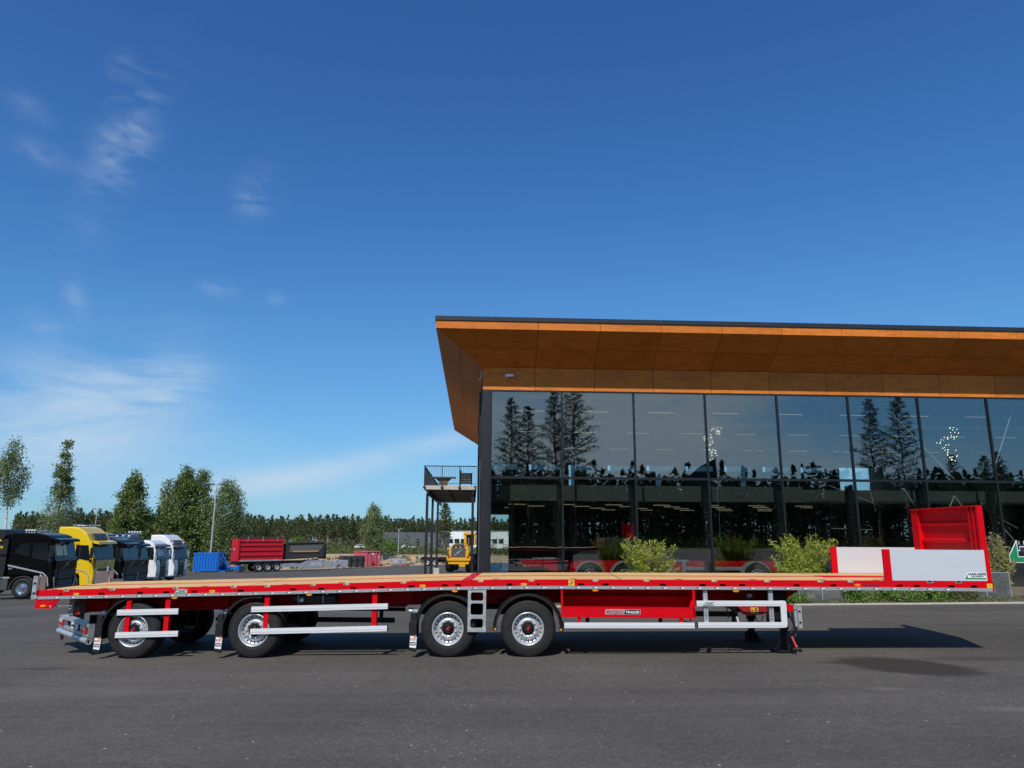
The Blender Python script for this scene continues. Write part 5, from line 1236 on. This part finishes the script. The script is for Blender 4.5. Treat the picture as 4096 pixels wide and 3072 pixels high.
b = MB().box(BX0, BX1, BY0-.03, BY0+.02, bz(5.88), bz(5.93)).box(BX0, BX1, BY0-.02, BY0+.01, bz(4.92), bz(4.95))
b.box(BX0-.02, BX0+.03, BY0, BY1, bz(5.88), bz(5.93)).box(BX0-.01, BX0+.02, BY0, BY1, bz(4.92), bz(4.95)).box(BX0, BX1, BY1-.03, BY1+.02, bz(5.88), bz(5.93)).box(BX0, BX1, BY1-.02, BY1+.01, bz(4.92), bz(4.95))
rl = b.build('railing', M_rail, BD)
bar = MB().box(-.009, .009, -.009, .009, 0, .93).mesh('baluster', M_rail)
for k in range(25): inst(bar, 'baluster', rl, (BX0+.06+k*.117, BY0-.005, bz(4.95))); inst(bar, 'baluster', rl, (BX0+.06+k*.117, BY1-.005, bz(4.95)))
for k in range(140): inst(bar, 'baluster', rl, (BX0+.005, BY0+.1+k*.124, bz(4.95)))
for x in (BX0+.02, BX0+.99, BX0+1.96):
    MB().box(x-.025, x+.025, BY0-.06, BY0-.035, bz(4.66), bz(5.9)).box(x-.07, x+.07, BY0-.07, BY0-.035, bz(4.68), bz(4.78)).build('railing_post', M_rail, rl)
    MB().box(x-.025, x+.025, BY1+.03, BY1+.06, bz(4.66), bz(5.9)).build('railing_post', M_rail, rl)
# camera on the wall panel
cm = empty('security_camera', tuple(BD.matrix_basis @ Vector((1.02, 0, bz(8.87)))), BW, category='security camera', label='small white security camera on the brown wall panel above the glass')
bpy.context.view_layer.update()
cm.location = Matrix.Translation(BD.location) @ Matrix.Rotation(BW, 4, 'Z') @ Vector((1.02, 0, bz(8.87)))
MB().lathe([(0, -.08), (.06, -.08), (.075, -.03), (.075, 0)], (0, 0, 0), 'y', 16).build('mount', M_wht, cm, True)
MB().box(.02, .30, -.16, -.05, -.055, .05).build('housing', M_wht, cm, bevel=.02); MB().box(.301, .315, -.155, -.055, -.05, .045).build('lens', M_black, cm)
def bw(x, y, z): return Matrix.Translation(BD.location) @ Matrix.Rotation(BW, 4, 'Z') @ Vector((x, y, bz(z)))
# picnic table and stacked chairs on the balcony
pt = empty('picnic_table', bw(-1.9, 14.0, 4.845), BW, category='table', label='dark wooden table on the balcony behind the railing')
MB().box(-1.0, .5, -.4, .4, .68, .74).build('tabletop', M_bark, pt); MB().box(-.5, -.0, -.25, .25, 0, .68).prism([(-.75, .68), (.25, .68), (0, .45), (-.5, .45)], -.2, .2).build('pedestal', M_bark, pt)
ch = empty('stacked_chairs', bw(-.75, 13.5, 4.845), BW, category='chairs', label='stack of dark woven chairs on the balcony beside the wall')
for k in range(5): MB().box(-.38, .35, -.3, .3, .34+k*.13, .42+k*.13).box(-.42, -.30, -.3, .3, .62+k*.06, .70+k*.1).build('chair_seat', M_black, ch)
b = MB()
for x in (-.34, .30):
    for y in (-.26, .26): b.box(x-.02, x+.02, y-.02, y+.02, 0, .9)
b.build('chair_leg', M_black, ch)
# lamps inside: upstairs rows, downstairs grid
lu = MB().box(-.62, .62, -.015, .015, -.02, .0).mesh('ceiling_lamp', M_lampw); ld = MB().box(-.42, .42, -.02, .02, -.02, .0).mesh('ceiling_lamp', M_lampw)
for j, y in enumerate((3.4, 10.5, 18.5)):
    for i in range(10): inst(lu, 'ceiling_lamp', None, bw(2.3+i*3.13+j*.5, y, 7.95), (0, 0, BW), category='lamp', label='slim white tube lamp upstairs, in the %s row' % ('front', 'middle', 'rear')[j], group='upstairs tube lamps, %s row' % ('front', 'middle', 'rear')[j])
for j, y in enumerate((5.0, 7.2, 9.8, 12.5)):
    for i in range(7): inst(ld, 'ceiling_lamp', None, bw(1.8+i*2.35+(j % 2)*1.1, y, 3.66), (0, 0, BW), category='lamp', label='short warm lamp under the ground-floor ceiling, in the %s row' % ('front', 'second', 'third', 'rear')[j], group='ground-floor ceiling lamps, %s row' % ('front', 'second', 'third', 'rear')[j])
# clustered chandeliers
bulb = MB().lathe([(0, -.018), (.014, -.010), (.018, .0), (.014, .010), (0, .018)], n=8, axis='z').mesh('bulb', M_bulb)
for (x, y, z, lab) in ((11.75, 5.0, 7.45, 'uppermost in the left'), (11.3, 5.0, 6.85, 'middle one of the left'), (11.42, 5.0, 6.2, 'lowest in the left'), (23.3, 4.0, 7.25, 'uppermost in the right'), (22.75, 4.0, 6.7, 'middle one of the right'), (23.1, 4.0, 6.1, 'lowest in the right')):
    o = empty('chandelier', bw(x, y, z), BW, category='chandelier', label='small chandelier of glowing bulbs, %s cluster upstairs' % lab, group='bulb chandeliers')
    MB().tube([(0, 0, .2), (0, 0, bz(9.0)-bz(z))], .006, 5).build('cable', M_black, o)
    b = MB(); r_ = random.Random(int(x*10+z*7))
    for k in range(15):
        a = r_.uniform(0, 6.28); rr = r_.uniform(.10, .36); zz = r_.uniform(-.34, .30); rr *= max(.35, 1-abs(zz+.05)*1.3)
        p = (rr*math.cos(a), rr*math.sin(a), zz); b.tube([(0, 0, .15), p], .004, 4); inst(bulb, 'bulb', o, p)
    b.build('arms', M_black, o)
# red chassis trailer on show behind the glass
ic = empty('display_chassis', bw(1.7, .95, 0.0), BW, category='trailer', label='red skeletal trailer on show inside behind the lower glass')
MB().box(.2, 11.6, .2, .34, .98, 1.11).box(.2, 11.6, 1.7, 1.84, .98, 1.11).box(1.0, 11.4, .22, .32, .70, .98).build('chassis_beam', M_red, ic)
MB().prism([(-.1, 1.20), (1.35, 1.24), (1.5, 1.17), (1.35, 1.10), (2.6, .80), (2.4, .62), (1.5, .66), (.9, .92), (.2, .90)], .03, .2).build('rear_ramp', M_red, ic); MB().box(.5, 1.45, .02, .2, 1.235, 1.275).build('ramp_tread', M_silver, ic)
MB().prism([(-.35, 1.07), (.15, 1.11), (.3, 1.01), (.05, 1.01)], .03, .06).build('spade', M_alu, ic); MB().box(.12, .20, .02, .05, .90, 1.0).build('marker_lamp', M_amber, ic)
for x in (2.9, 4.4, 5.9, 10.0):
    wh = inst(tyre_m, 'wheel', ic, (x, -.20, .53)); inst(rim_m, 'rim', wh); MB().lathe([(.58, -.22), (.63, -.22), (.63, .19), (.58, .19)], (x, 0, .53), 'y', 16, R(5), R(175)).build('mudguard', M_alu, ic)
MB().box(5.7, 6.1, .15, .6, 1.12, 1.26).box(6.5, 7.2, .15, .6, 1.12, 1.20).box(6.9, 7.05, .1, .5, .7, 1.12).box(7.0, 9.5, .10, .16, .78, .92).build('coupling_gear', M_silver, ic)
text('HAKARPS', .13, M_alu, ic, (7.6, .19, .98), bold=.02)
for x in (2.0, 9.0): MB().box(x, x+.12, .35, .45, .0, .98).build('stand_leg', M_black, ic)
# spiral stair inside
ss = empty('spiral_staircase', bw(16.2, 6.2, 0), BW, category='staircase', label='black spiral staircase inside, behind the lower right panes')
MB().tube([(0, 0, 0), (0, 0, 3.7)], .07, 10).build('newel_post', M_black, ss)
tread = MB().prism([(.05, -.05), (.95, -.20), (.95, .20), (.05, .05)], 0, .04, 'z').mesh('tread', M_dgrey)
for k in range(17): inst(tread, 'tread', ss, (0, 0, .2+k*.2), (0, 0, k*.36))
MB().tube([(.95*math.cos(k*.18), .95*math.sin(k*.18), 1.1+k*.1) for k in range(34)], .02, 6).build('handrail', M_dgrey, ss)
for k in range(17): MB().tube([(.93*math.cos(k*.36), .93*math.sin(k*.36), .2+k*.2), (.93*math.cos(k*.36), .93*math.sin(k*.36), 1.1+k*.2)], .01, 5).build('spindle', M_dgrey, ss)

# ------------------------------------------------------------------ planting bed with kerb
def kp(x): return 25.25-0.035*(x-9.5)
b = MB(); n = 32
for i in range(n):
    x = -1.4+i*1.0; xe = x+.992
    b = MB().hexa([(x, kp(x), gz(x, kp(x))-.2), (xe, kp(xe), gz(xe, kp(xe))-.2), (xe, kp(xe)+.12, gz(xe, kp(xe))-.2), (x, kp(x)+.12, gz(x, kp(x))-.2), (x, kp(x), gz(x, kp(x))+.05), (xe, kp(xe), gz(xe, kp(xe))+.05), (xe, kp(xe)+.12, gz(xe, kp(xe))+.05), (x, kp(x)+.12, gz(x, kp(x))+.05)])
    if i == 0: kerbs = empty('kerb', (0, 0, 0), kind='structure')
    b.build('kerb_stone', M_kerb, kerbs)
def bedp(u, v):
    x = -1.4+33*u; y = kp(x)+.13+(bw(x+1.25, 0, 0).y-.06-kp(x)-.13)*v
    return (x, y, gz(x, kp(x))+.035+.05*v+.02*math.sin(x*3+v*9))
MB().grid(66, 10, bedp).build('planting_bed', M_soil, None, True, kind='structure')

# ------------------------------------------------------------------ trees and plants
def crown_pts(rng, H, prof, ncl, gap=.35, asym=0.15):
    """cluster centres filling an outline given as (height fraction, radius)"""
    zs = np.array([p[0] for p in prof])*H; rs = np.array([p[1] for p in prof]); C = []
    lobes = rng.uniform(0, 2*math.pi, 5); amp = rng.uniform(.0, asym, 5)
    while len(C) < ncl:
        z = rng.uniform(zs[0], zs[-1]); Rz = float(np.interp(z, zs, rs))
        if rng.uniform() > Rz/rs.max()+.08: continue
        a = rng.uniform(0, 2*math.pi); r = Rz*math.sqrt(rng.uniform(.06, 1))
        r *= 1+sum(amp[k]*math.sin((k+1)*a+lobes[k]+z*.9) for k in range(5))
        if math.sin(z*1.9+a*2+lobes[0])*math.sin(z*.8+a+lobes[1]) > 1-gap: continue
        C.append((r*math.cos(a), r*math.sin(a), z))
    return np.array(C)


def leaf_tree(name, label, loc, H, prof, ncl, nl, L, Wd, mat, bark, tr, seed, droop=.3, spread=.35, lean=(0, 0), limbs=14, group='broadleaved trees at the yard edge', category='tree', gap=.3, fork=None, asym=.15):
    rng = np.random.default_rng(seed)
    T = empty(name, loc, 0, category=category, label=label)
    if group: T['group'] = group
    C = crown_pts(rng, H, prof, ncl, gap, asym)
    C[:, 0] += lean[0]*(C[:, 2]/H)**1.3; C[:, 1] += lean[1]*(C[:, 2]/H)
    P = np.repeat(C, nl, 0)+rng.normal(size=(ncl*nl, 3))*np.array([spread, spread, spread*(.8+droop)])
    P[:, 2] = np.maximum(P[:, 2], .15)
    fast_quads('crown', quads_at(P, L, Wd, rng, droop), mat, T)
    b = MB(); pts = [(lean[0]*(k/8)**1.3+math.sin(k*1.7+seed)*.06*(0 < k), lean[1]*k/8, H*.95*k/8) for k in range(9)]
    b.tube(pts, tr, 8, True, tr*.15)
    for c in C[rng.choice(ncl, limbs, replace=False)]:
        z0 = max(.08*H, c[2]-np.linalg.norm(c[:2])*1.1); k = z0/(H*.95); s0 = (lean[0]*k**1.3, lean[1]*k, z0)
        mid = ((s0[0]+c[0])/2, (s0[1]+c[1])/2, (s0[2]+c[2])/2+.15)
        b.tube([s0, mid, tuple(c)], tr*.42*(1-k*.5), 5, False, tr*.08)
    b.build('trunk', bark, T, True)
    return T


leaf_tree('birch_tree', 'tall slender birch with bare white trunk, leftmost tree', (-50.0, 72.5, terrain(-50, 72.5)), 13.3, [(.55, .5), (.62, 1.35), (.72, 1.6), (.82, 1.5), (.92, 1.0), (1, .3)], 105, 44, .26, .11, M_birch, M_bbark, .15, 3, .75, .26, (-.35, 0), 18, gap=.45, asym=.2)
mx = leaf_tree('conical_tree', 'tall conical tree, dark pointed top over pale drooping lower foliage', (-51.2, 82.5, terrain(-51, 82.5)), 14.9, [(.10, 1.9), (.25, 1.7), (.42, 1.9), (.52, 1.5), (.60, 1.0), (.66, .8)], 240, 38, .24, .09, M_willow, M_bark, .17, 5, .5, .30, gap=.4)
rng = np.random.default_rng(11); C = crown_pts(rng, 14.9, [(.58, 1.0), (.68, .95), (.80, .75), (.92, .45), (1.0, .10)], 80, .4)
fast_quads('pointed_top', quads_at(np.repeat(C, 36, 0)+rng.normal(size=(80*36, 3))*np.array([.24, .24, .16]), .26, .15, rng, .1), M_alder, mx)
C = crown_pts(rng, 14.9, [(.02, 2.2), (.12, 2.4), (.24, 1.8)], 90, .1)
fast_quads('undergrowth', quads_at(np.repeat(C, 28, 0)+rng.normal(size=(90*28, 3))*.32, .34, .2, rng, .1), M_alder, mx)
leaf_tree('alder_tree', 'dense dark pyramid-shaped tree above the white trucks', (-54.6, 105, -1.6), 12.2, [(.06, 2.8), (.25, 3.0), (.45, 2.5), (.65, 1.9), (.85, 1.2), (1, .3)], 300, 52, .32, .20, M_alder, M_bark, .2, 8, .2, .36, gap=.22)
leaf_tree('alder_tree', 'thin open tree with bare forked limbs between two dense ones', (-51.6, 110, -1.6), 11.3, [(.35, .8), (.55, 1.3), (.75, 1.4), (.92, 1.0), (1, .3)], 90, 26, .36, .2, M_willow, M_bark, .18, 9, .3, .36, (-.5, 0), 20, gap=.5)
leaf_tree('alder_tree', 'tallest dense tree of the clump with a double top', (-48.6, 108, -1.6), 13.1, [(.06, 2.6), (.3, 2.8), (.5, 2.5), (.7, 1.9), (.88, 1.2), (1, .3)], 320, 52, .32, .20, M_alder, M_bark, .2, 10, .2, .36, gap=.25)
leaf_tree('alder_tree', 'slightly lower half of the double-topped clump', (-46.3, 108.4, -1.6), 12.7, [(.06, 1.8), (.4, 1.9), (.7, 1.5), (.88, .9), (1, .3)], 180, 50, .31, .19, M_alder, M_bark, .2, 12, .25, .36, gap=.3)
leaf_tree('birch_tree', 'rounded drooping birch beside the tall lamp post', (-42.0, 107.5, -1.6), 11.2, [(.05, 2.3), (.25, 2.9), (.5, 2.9), (.7, 2.3), (.88, 1.5), (1, .5)], 300, 52, .30, .15, M_birch, M_bark, .2, 14, .6, .36, gap=.25)
leaf_tree('birch_tree', 'single narrow birch in front of the forest right of centre', (-23.6, 125.5, terrain(-23.6, 125.5)), 9.5, [(.03, 1.5), (.15, 1.8), (.35, 1.8), (.45, 1.9), (.6, 1.6), (.75, 1.5), (.9, .9), (1, .25)], 210, 42, .26, .15, M_birch, M_bark, .14, 16, .4, .28, gap=.35)
leaf_tree('round_bush', 'round bright green bush before the grey hall', (-24.9, 150, terrain(-25, 150)), 2.9, [(.03, 1.4), (.4, 1.7), (.8, 1.1), (1, .3)], 60, 26, .30, .2, M_shrub, M_bark, .08, 18, .0, .26, limbs=5, group=None, category='bush', gap=.1)
leaf_tree('round_bush', 'small round bush at the foot of the forest, left of the pink container', (-45.0, 155, terrain(-45, 155)), 3.4, [(.03, 1.0), (.4, 1.2), (.8, .8), (1, .2)], 50, 26, .30, .2, M_shrub, M_bark, .08, 19, .0, .26, limbs=5, group=None, category='bush', gap=.1)


def pine_geo(seed, H, base=.42, spread=1.9, nb=46, nq=16, q=.34, top=.25, trunk_r=.16, spruce=False):
    rng = np.random.default_rng(seed); b = MB()
    b.tube([(math.sin(k+seed)*.08*(k > 0), math.cos(k*1.3+seed)*.08*(k > 0), H*.97*k/8) for k in range(9)], trunk_r, 7, True, trunk_r*.16)
    P = []; AXs = []
    for k in range(nb):
        f = base+(1-base)*((k+rng.uniform(0, 1))/nb)**(.9); z = H*f; a = k*2.39996+rng.uniform(-.5, .5)
        if spruce: Lb = spread*(1-f)/(1-base)*rng.uniform(.8, 1.1)+.15
        else:
            g = (f-base)/(1-base); Lb = spread*(.45+.75*math.sin(min(1, g*1.25+.12)*math.pi*.78))*(1-g**3*.75)*rng.uniform(.55, 1.15)
        up = -.15 if spruce else .25+.5*(f-base)
        d = np.array([math.cos(a), math.sin(a), up]); d /= np.linalg.norm(d)
        e = np.array([0, 0, z])+d*Lb
        b.tube([(0, 0, z-.1), tuple(np.array([0, 0, z])+d*Lb*.5+np.array([0, 0, -.03])), tuple(e)], max(.012, .05*Lb/2.0), 4, False, .008)
        n = int(nq*(.5+Lb/spread)); t = rng.uniform(.30, 1.05, n) if not spruce else rng.uniform(.1, 1.05, n)
        c = np.array([0, 0, z])+d*(t*Lb)[:, None]+rng.normal(size=(n, 3))*np.array([.20, .20, .10])*(.6+.4*Lb)
        P.append(c); AXs.append(np.repeat(d[None], n, 0))
    n = 26; P.append(np.array([0, 0, H*.985])+rng.normal(size=(n, 3))*np.array([.12, .12, .22])); AXs.append(np.repeat(np.array([[0, 0, 1.0]]), n, 0))
    P = np.concatenate(P); A = np.concatenate(AXs)
    return b, quads_at(P, q, q*.42, rng, .05, 0, A)


def pine_mesh(kind, seed, H, **kw):
    b, Q = pine_geo(seed, H, **kw)
    return (b.mesh('trunk', M_pbark if kind == 'pine' else M_bark, True), fast_quads('crown', Q, M_pine if kind == 'pine' else M_spruce, False))


def put_tree(ms, name, label, loc, rz, sc=1.0, group=None):
    T = empty(name, loc, rz, category='tree', label=label); T.scale = (sc, sc, sc)
    if group: T['group'] = group
    inst(ms[0], 'trunk', T); inst(ms[1], 'crown', T)
    return T


put_tree(pine_mesh('pine', 21, 9.7, base=.30, spread=1.9, nb=60, nq=24, q=.42), 'pine_tree', 'lone pine with bare reddish trunk seen under the balcony', (-12.9, 142, -1.9), 0)
# pines behind the camera, mirrored in the showroom glass
big = [pine_mesh('pine', 31, 20, base=.26, spread=2.5, nb=80, nq=60, q=.27, trunk_r=.22), pine_mesh('pine', 32, 20, base=.36, spread=2.3, nb=70, nq=60, q=.27, trunk_r=.22)]
for i, (x, y, h, lab) in enumerate([(6.4, -31.5, 19.2, 'first of the four tall pines mirrored in the left panes'), (8.6, -32.0, 18.4, 'second of the four tall pines mirrored in the left panes'), (12.0, -31.0, 20.6, 'broad third pine mirrored in the left panes'), (14.6, -31.5, 22.4, 'tallest pine mirrored in the left panes'), (52.8, -27.0, 19.2, 'left one of the two tall pines mirrored in the right panes'), (56.4, -26.5, 19.6, 'right one of the two tall pines mirrored in the right panes'), (62.5, -25.5, 12.0, 'shorter pine mirrored right of the tall pair'), (66.5, -25.0, 11.8, 'short bushy pine mirrored near the right edge'), (70.0, -27.0, 12.6, 'last short pine mirrored at the right edge')]):
    put_tree(big[i % 2], 'pine_tree', lab, (x, y, gz(x, 0)-.1), i*1.9, h/20, 'pines reflected in the glass')
# forest: individual front row, the rest one mass
fp = [pine_mesh('pine', 41+k, 13, base=.45-.04*k, spread=1.75, nb=34, nq=13, q=.62, trunk_r=.17) for k in range(3)]+[pine_mesh('spruce', 51+k, 13, base=.12, spread=2.0, nb=46, nq=11, q=.60, trunk_r=.16, spruce=True) for k in range(2)]
r_ = random.Random(5); cnt = 0
for i in range(150):
    px = -.62+i*.0037+r_.uniform(-.0012, .0012); c = r_.uniform(296, 318)
    if px < -.40: c = r_.uniform(200, 225)
    x = px*c
    if -50 < x < 20 and 255 < c < 345: c = 345; x = px*c
    k = r_.choice((0, 1, 2, 0, 1, 2, 3, 4)); sc = r_.uniform(.82, 1.12)*(1.0 if c > 250 else .80)
    put_tree(fp[k], 'pine_tree' if k < 3 else 'spruce_tree', 'tall pine in the front row of the forest' if k < 3 else 'dark pointed spruce in the front row of the forest', (x, c, terrain(x, c)-.2), r_.uniform(0, 6), sc, 'forest front row pines' if k < 3 else 'forest front row spruces')


def forest_mass(name, spots, seed, mats=(M_spruce, M_pbark), simple=.7):
    """the wood behind the front row: real crowns and trunks joined into one mass"""
    rng = np.random.default_rng(seed); quads = []; tb = MB()
    temps = []
    for k in range(5):
        b, Q = pine_geo(70+k, 13, base=.40 if k < 3 else .1, spread=1.8, nb=26, nq=8, q=.85, spruce=k >= 3); temps.append(Q)
    for (x, y, z, s_) in spots:
        Q = temps[int(rng.integers(0, 5))]*s_; a = rng.uniform(0, 6.28); ca, sa = math.cos(a), math.sin(a)
        Q = np.stack([Q[..., 0]*ca-Q[..., 1]*sa+x, Q[..., 0]*sa+Q[..., 1]*ca+y, Q[..., 2]+z], -1); quads.append(Q)
        tb.tube([(x, y, z-.3), (x, y, z+11*s_)], .16*s_, 4, False, .06)
    o = fast_quads(name, np.concatenate(quads), mats[0]); o['kind'] = 'stuff'
    t = tb.build('forest_trunks', mats[1], o); t['kind'] = 'stuff'
    return o


spots = []
for i in range(1000):
    c = r_.uniform(318, 400); px = r_.uniform(-.46, .10); x = px*c
    spots.append((x, c+(28 if -50 < x < 30 else 0), terrain(x, c)-.2, r_.uniform(.85, 1.16)))
for i in range(420):
    c = r_.uniform(224, 270); px = r_.uniform(-.68, -.40); x = px*c; spots.append((x, c, terrain(x, c)-.2, r_.uniform(.68, .86)))
forest_mass('forest', spots, 3, (M_pine, M_pbark))
spots = []
for i in range(1700):
    x = r_.uniform(-140, 120); y = r_.uniform(-44, -95)
    spots.append((x, y, gz(x, 0)-.2, r_.uniform(.72, .98)))
forest_mass('forest_behind_camera', spots, 4, (M_spruce, M_pbark))
# scrub between the sand bank and the forest
rng = np.random.default_rng(77)
P = []
for i in range(900):
    y = rng.uniform(133, 215); x = rng.uniform(-.36, .0)*y; h = rng.choice([.35, .5, .8, 1.5, 2.2], p=[.35, .3, .2, .1, .05])*(1.3 if y > 150 else .8)
    n = int(12+14*h); q = rng.normal(size=(n, 3))*np.array([.5, .5, h*.35])*(.6+.4*h); q[:, 2] = np.abs(q[:, 2]); P.append(q+np.array([x, y, terrain(x, y)]))
for i in range(420):
    x = rng.uniform(-62, -36); y = yend(x)+rng.uniform(1.5, 16); h = rng.uniform(.3, .9); n = 26; q = rng.normal(size=(n, 3))*np.array([.6, .6, h*.5]); q[:, 2] = np.abs(q[:, 2]); P.append(q+np.array([x, y, terrain(x, y)]))
for i in range(140):
    x = rng.uniform(-42, -6); y = yend(x)+rng.uniform(1.0, 12); h = rng.uniform(.15, .5); n = 12; q = rng.normal(size=(n, 3))*np.array([.25, .25, h*.5]); q[:, 2] = np.abs(q[:, 2]); P.append(q+np.array([x, y, terrain(x, y)]))
for i in range(700):
    c = rng.uniform(290, 335); x = rng.uniform(-.46, -.02)*c
    if -50 < x < 20: continue
    h = rng.uniform(1.0, 3.2); n = 30; q = rng.normal(size=(n, 3))*np.array([1.3, 1.0, h*.4]); q[:, 2] = np.abs(q[:, 2]); P.append(q+np.array([x, c, terrain(x, c)]))
for i in range(700):
    x = rng.uniform(-140, 120); y = rng.uniform(-62, -38); h = rng.uniform(.8, 2.6); n = 34; q = rng.normal(size=(n, 3))*np.array([1.2, 1.0, h*.5]); q[:, 2] = np.abs(q[:, 2]); P.append(q+np.array([x, y, gz(x, 0)]))
P = np.concatenate(P); o = fast_quads('undergrowth', quads_at(P, .55, .26, rng, -.2), M_weed); o['kind'] = 'stuff'


# bamboo clumps, shrubs, grass and perforated screens in the bed
def bamboo(x, y, H, wd, seed, label, dry=0.0, nc=120):
    rng = np.random.default_rng(seed); z = gz(x, 25.3)+.05; T = empty('bamboo', (x, y, z), 0, category='bamboo', label=label, group='bamboo clumps in the planting bed')
    b = MB(); LP = []; LD = []
    for k in range(nc):
        a = rng.uniform(0, 6.28); r0 = .22*wd*math.sqrt(rng.uniform(0, 1)); h = H*rng.uniform(.45, 1.14); ln = wd*.56*rng.uniform(.1, 1.0)
        p = lambda t: np.array([r0*math.cos(a)+ln*math.cos(a)*t**2, (r0*math.sin(a)+ln*math.sin(a)*t**2)*.8, h*t*(1-.12*t*ln)])
        b.tube([tuple(p(t)) for t in (0, .3, .6, .85, 1)], .009, 4, False, .004)
        n = int(rng.integers(50, 100)); ts = rng.uniform(.22, 1.03, n)**.8
        c = np.array([p(t) for t in ts])+rng.normal(size=(n, 3))*np.array([.075, .075, .055])*(1.25-.7*ts[:, None]); (LD if rng.uniform() < dry else LP).append(c)
    b.build('cane', M_cane, T); ax = np.array([0, 0, .25])
    if LP: c = np.concatenate(LP); c = c[c[:, 2] > .45*(H/2.2)*rng.uniform(0, 1.2, len(c))]; fast_quads('foliage', quads_at(c, .16, .030, rng, -.12), M_bamb, T)
    if LD: c = np.concatenate(LD); fast_quads('dry_foliage', quads_at(c, .15, .026, rng, .0), M_dryb, T)
    return T


bamboo(5.05, 27.3, 2.05, 1.55, 1, 'bright bamboo clump behind the middle of the trailer deck', .10)
bamboo(10.75, 27.2, 2.05, 1.65, 2, 'wide bamboo clump beside the trailer drop sides', .0, 130)
bamboo(17.75, 26.9, 2.0, .75, 3, 'narrow half-dry bamboo clump behind the headboard', .45, 80)


def shrub(x, y, H, wd, seed, label, mat=M_shrub):
    rng = np.random.default_rng(seed); z = gz(x, 25.3)+.05; T = empty('shrub', (x, y, z), 0, category='shrub', label=label, group='low shrubs along the kerb')
    C = crown_pts(rng, H, [(.05, wd*.5), (.45, wd*.55), (.8, wd*.4), (1, wd*.15)], 90, .05)
    c = np.repeat(C, 26, 0)+rng.normal(size=(90*26, 3))*.075; c[:, 2] = np.maximum(c[:, 2], .02); fast_quads('foliage', quads_at(c, .085, .042, rng, -.1), mat, T)
    b = MB()
    for k in range(9): b.tube([(0, 0, 0), tuple(C[k]*.9)], .008, 4, False)
    b.build('stem', M_bark, T)


for x, y, H, wd, lab in ((11.95, 25.85, .66, .85, 'low shrub next to the left perforated screen'), (13.25, 25.95, .62, 1.35, 'wide low shrub, second from the left screen'), (14.45, 25.9, .66, 1.2, 'low shrub midway between the two screens'), (15.6, 25.95, .55, 1.25, 'feathery low shrub before the right screen'), (19.2, 25.8, .75, 1.0, 'low shrub at the right edge of the bed'), (9.55, 25.85, .40, .9, 'small shrub left of the left screen'), (20.6, 25.9, .6, 1.2, 'shrub outside the right edge of the bed')):
    shrub(x, y, H, wd, int(x*10), lab, M_weed if 'feathery' in lab else M_shrub)
rng = np.random.default_rng(99); n = 14000
u = rng.uniform(0, 1, n); v = rng.uniform(.02, .55, n)**1.3; xx = -1.0+24*u; yy = np.array([kp(a)+.14 for a in xx])+v*3.0
zz = np.array([gz(a, kp(a))+.05 for a in xx]); dens = np.sin(xx*2.1)*np.sin(xx*.73+1)+rng.uniform(-.8, 1.0, n); keep = dens > -.2
c = np.stack([xx, yy, zz+.05], 1)[keep]; ax = np.repeat(np.array([[0, 0, 1.0]]), len(c), 0)
o = fast_quads('grass', quads_at(c, .16, .022, rng, -.6), M_grass); o['kind'] = 'stuff'
for i, (x0, x1, y, h, lab) in enumerate(((9.95, 11.62, 25.75, 1.02, 'left perforated metal screen in the planting bed'), (15.95, 17.75, 26.3, 1.0, 'right perforated metal screen behind the dry bamboo'))):
    o = empty('perforated_screen', (x0, y, gz(x0, y)), BW, category='screen', label=lab); wd = x1-x0
    for k in range(2):
        MB().box(k*wd/2+.01, (k+1)*wd/2-.01, 0, .004, .06, h-.02).build('perforated_sheet', M_mesh, o)
    MB().box(0, .03, -.01, .02, -.1, h).box(wd-.03, wd, -.01, .02, -.1, h).box(wd/2-.012, wd/2+.012, -.01, .02, -.1, h).box(.03, wd-.03, -.008, .015, h-.025, h).build('frame', M_alu, o)
# flag reflected in the glass
fg = empty('flagpole', (33.0, -30.0, gz(20, 0)), 0, category='flagpole', label='flagpole with dark company flag, seen mirrored in the middle panes')
MB().tube([(0, 0, 0), (0, 0, 12.0)], .06, 8, True, .03).build('pole', M_wht, fg)
MB().grid(14, 8, lambda u, v: (-.05-4.2*u, .25*math.sin(u*7)*u, 11.6-u*2.6-(1-v)*2.6*(1-.1*u))).build('flag', M_tarp, fg, True)
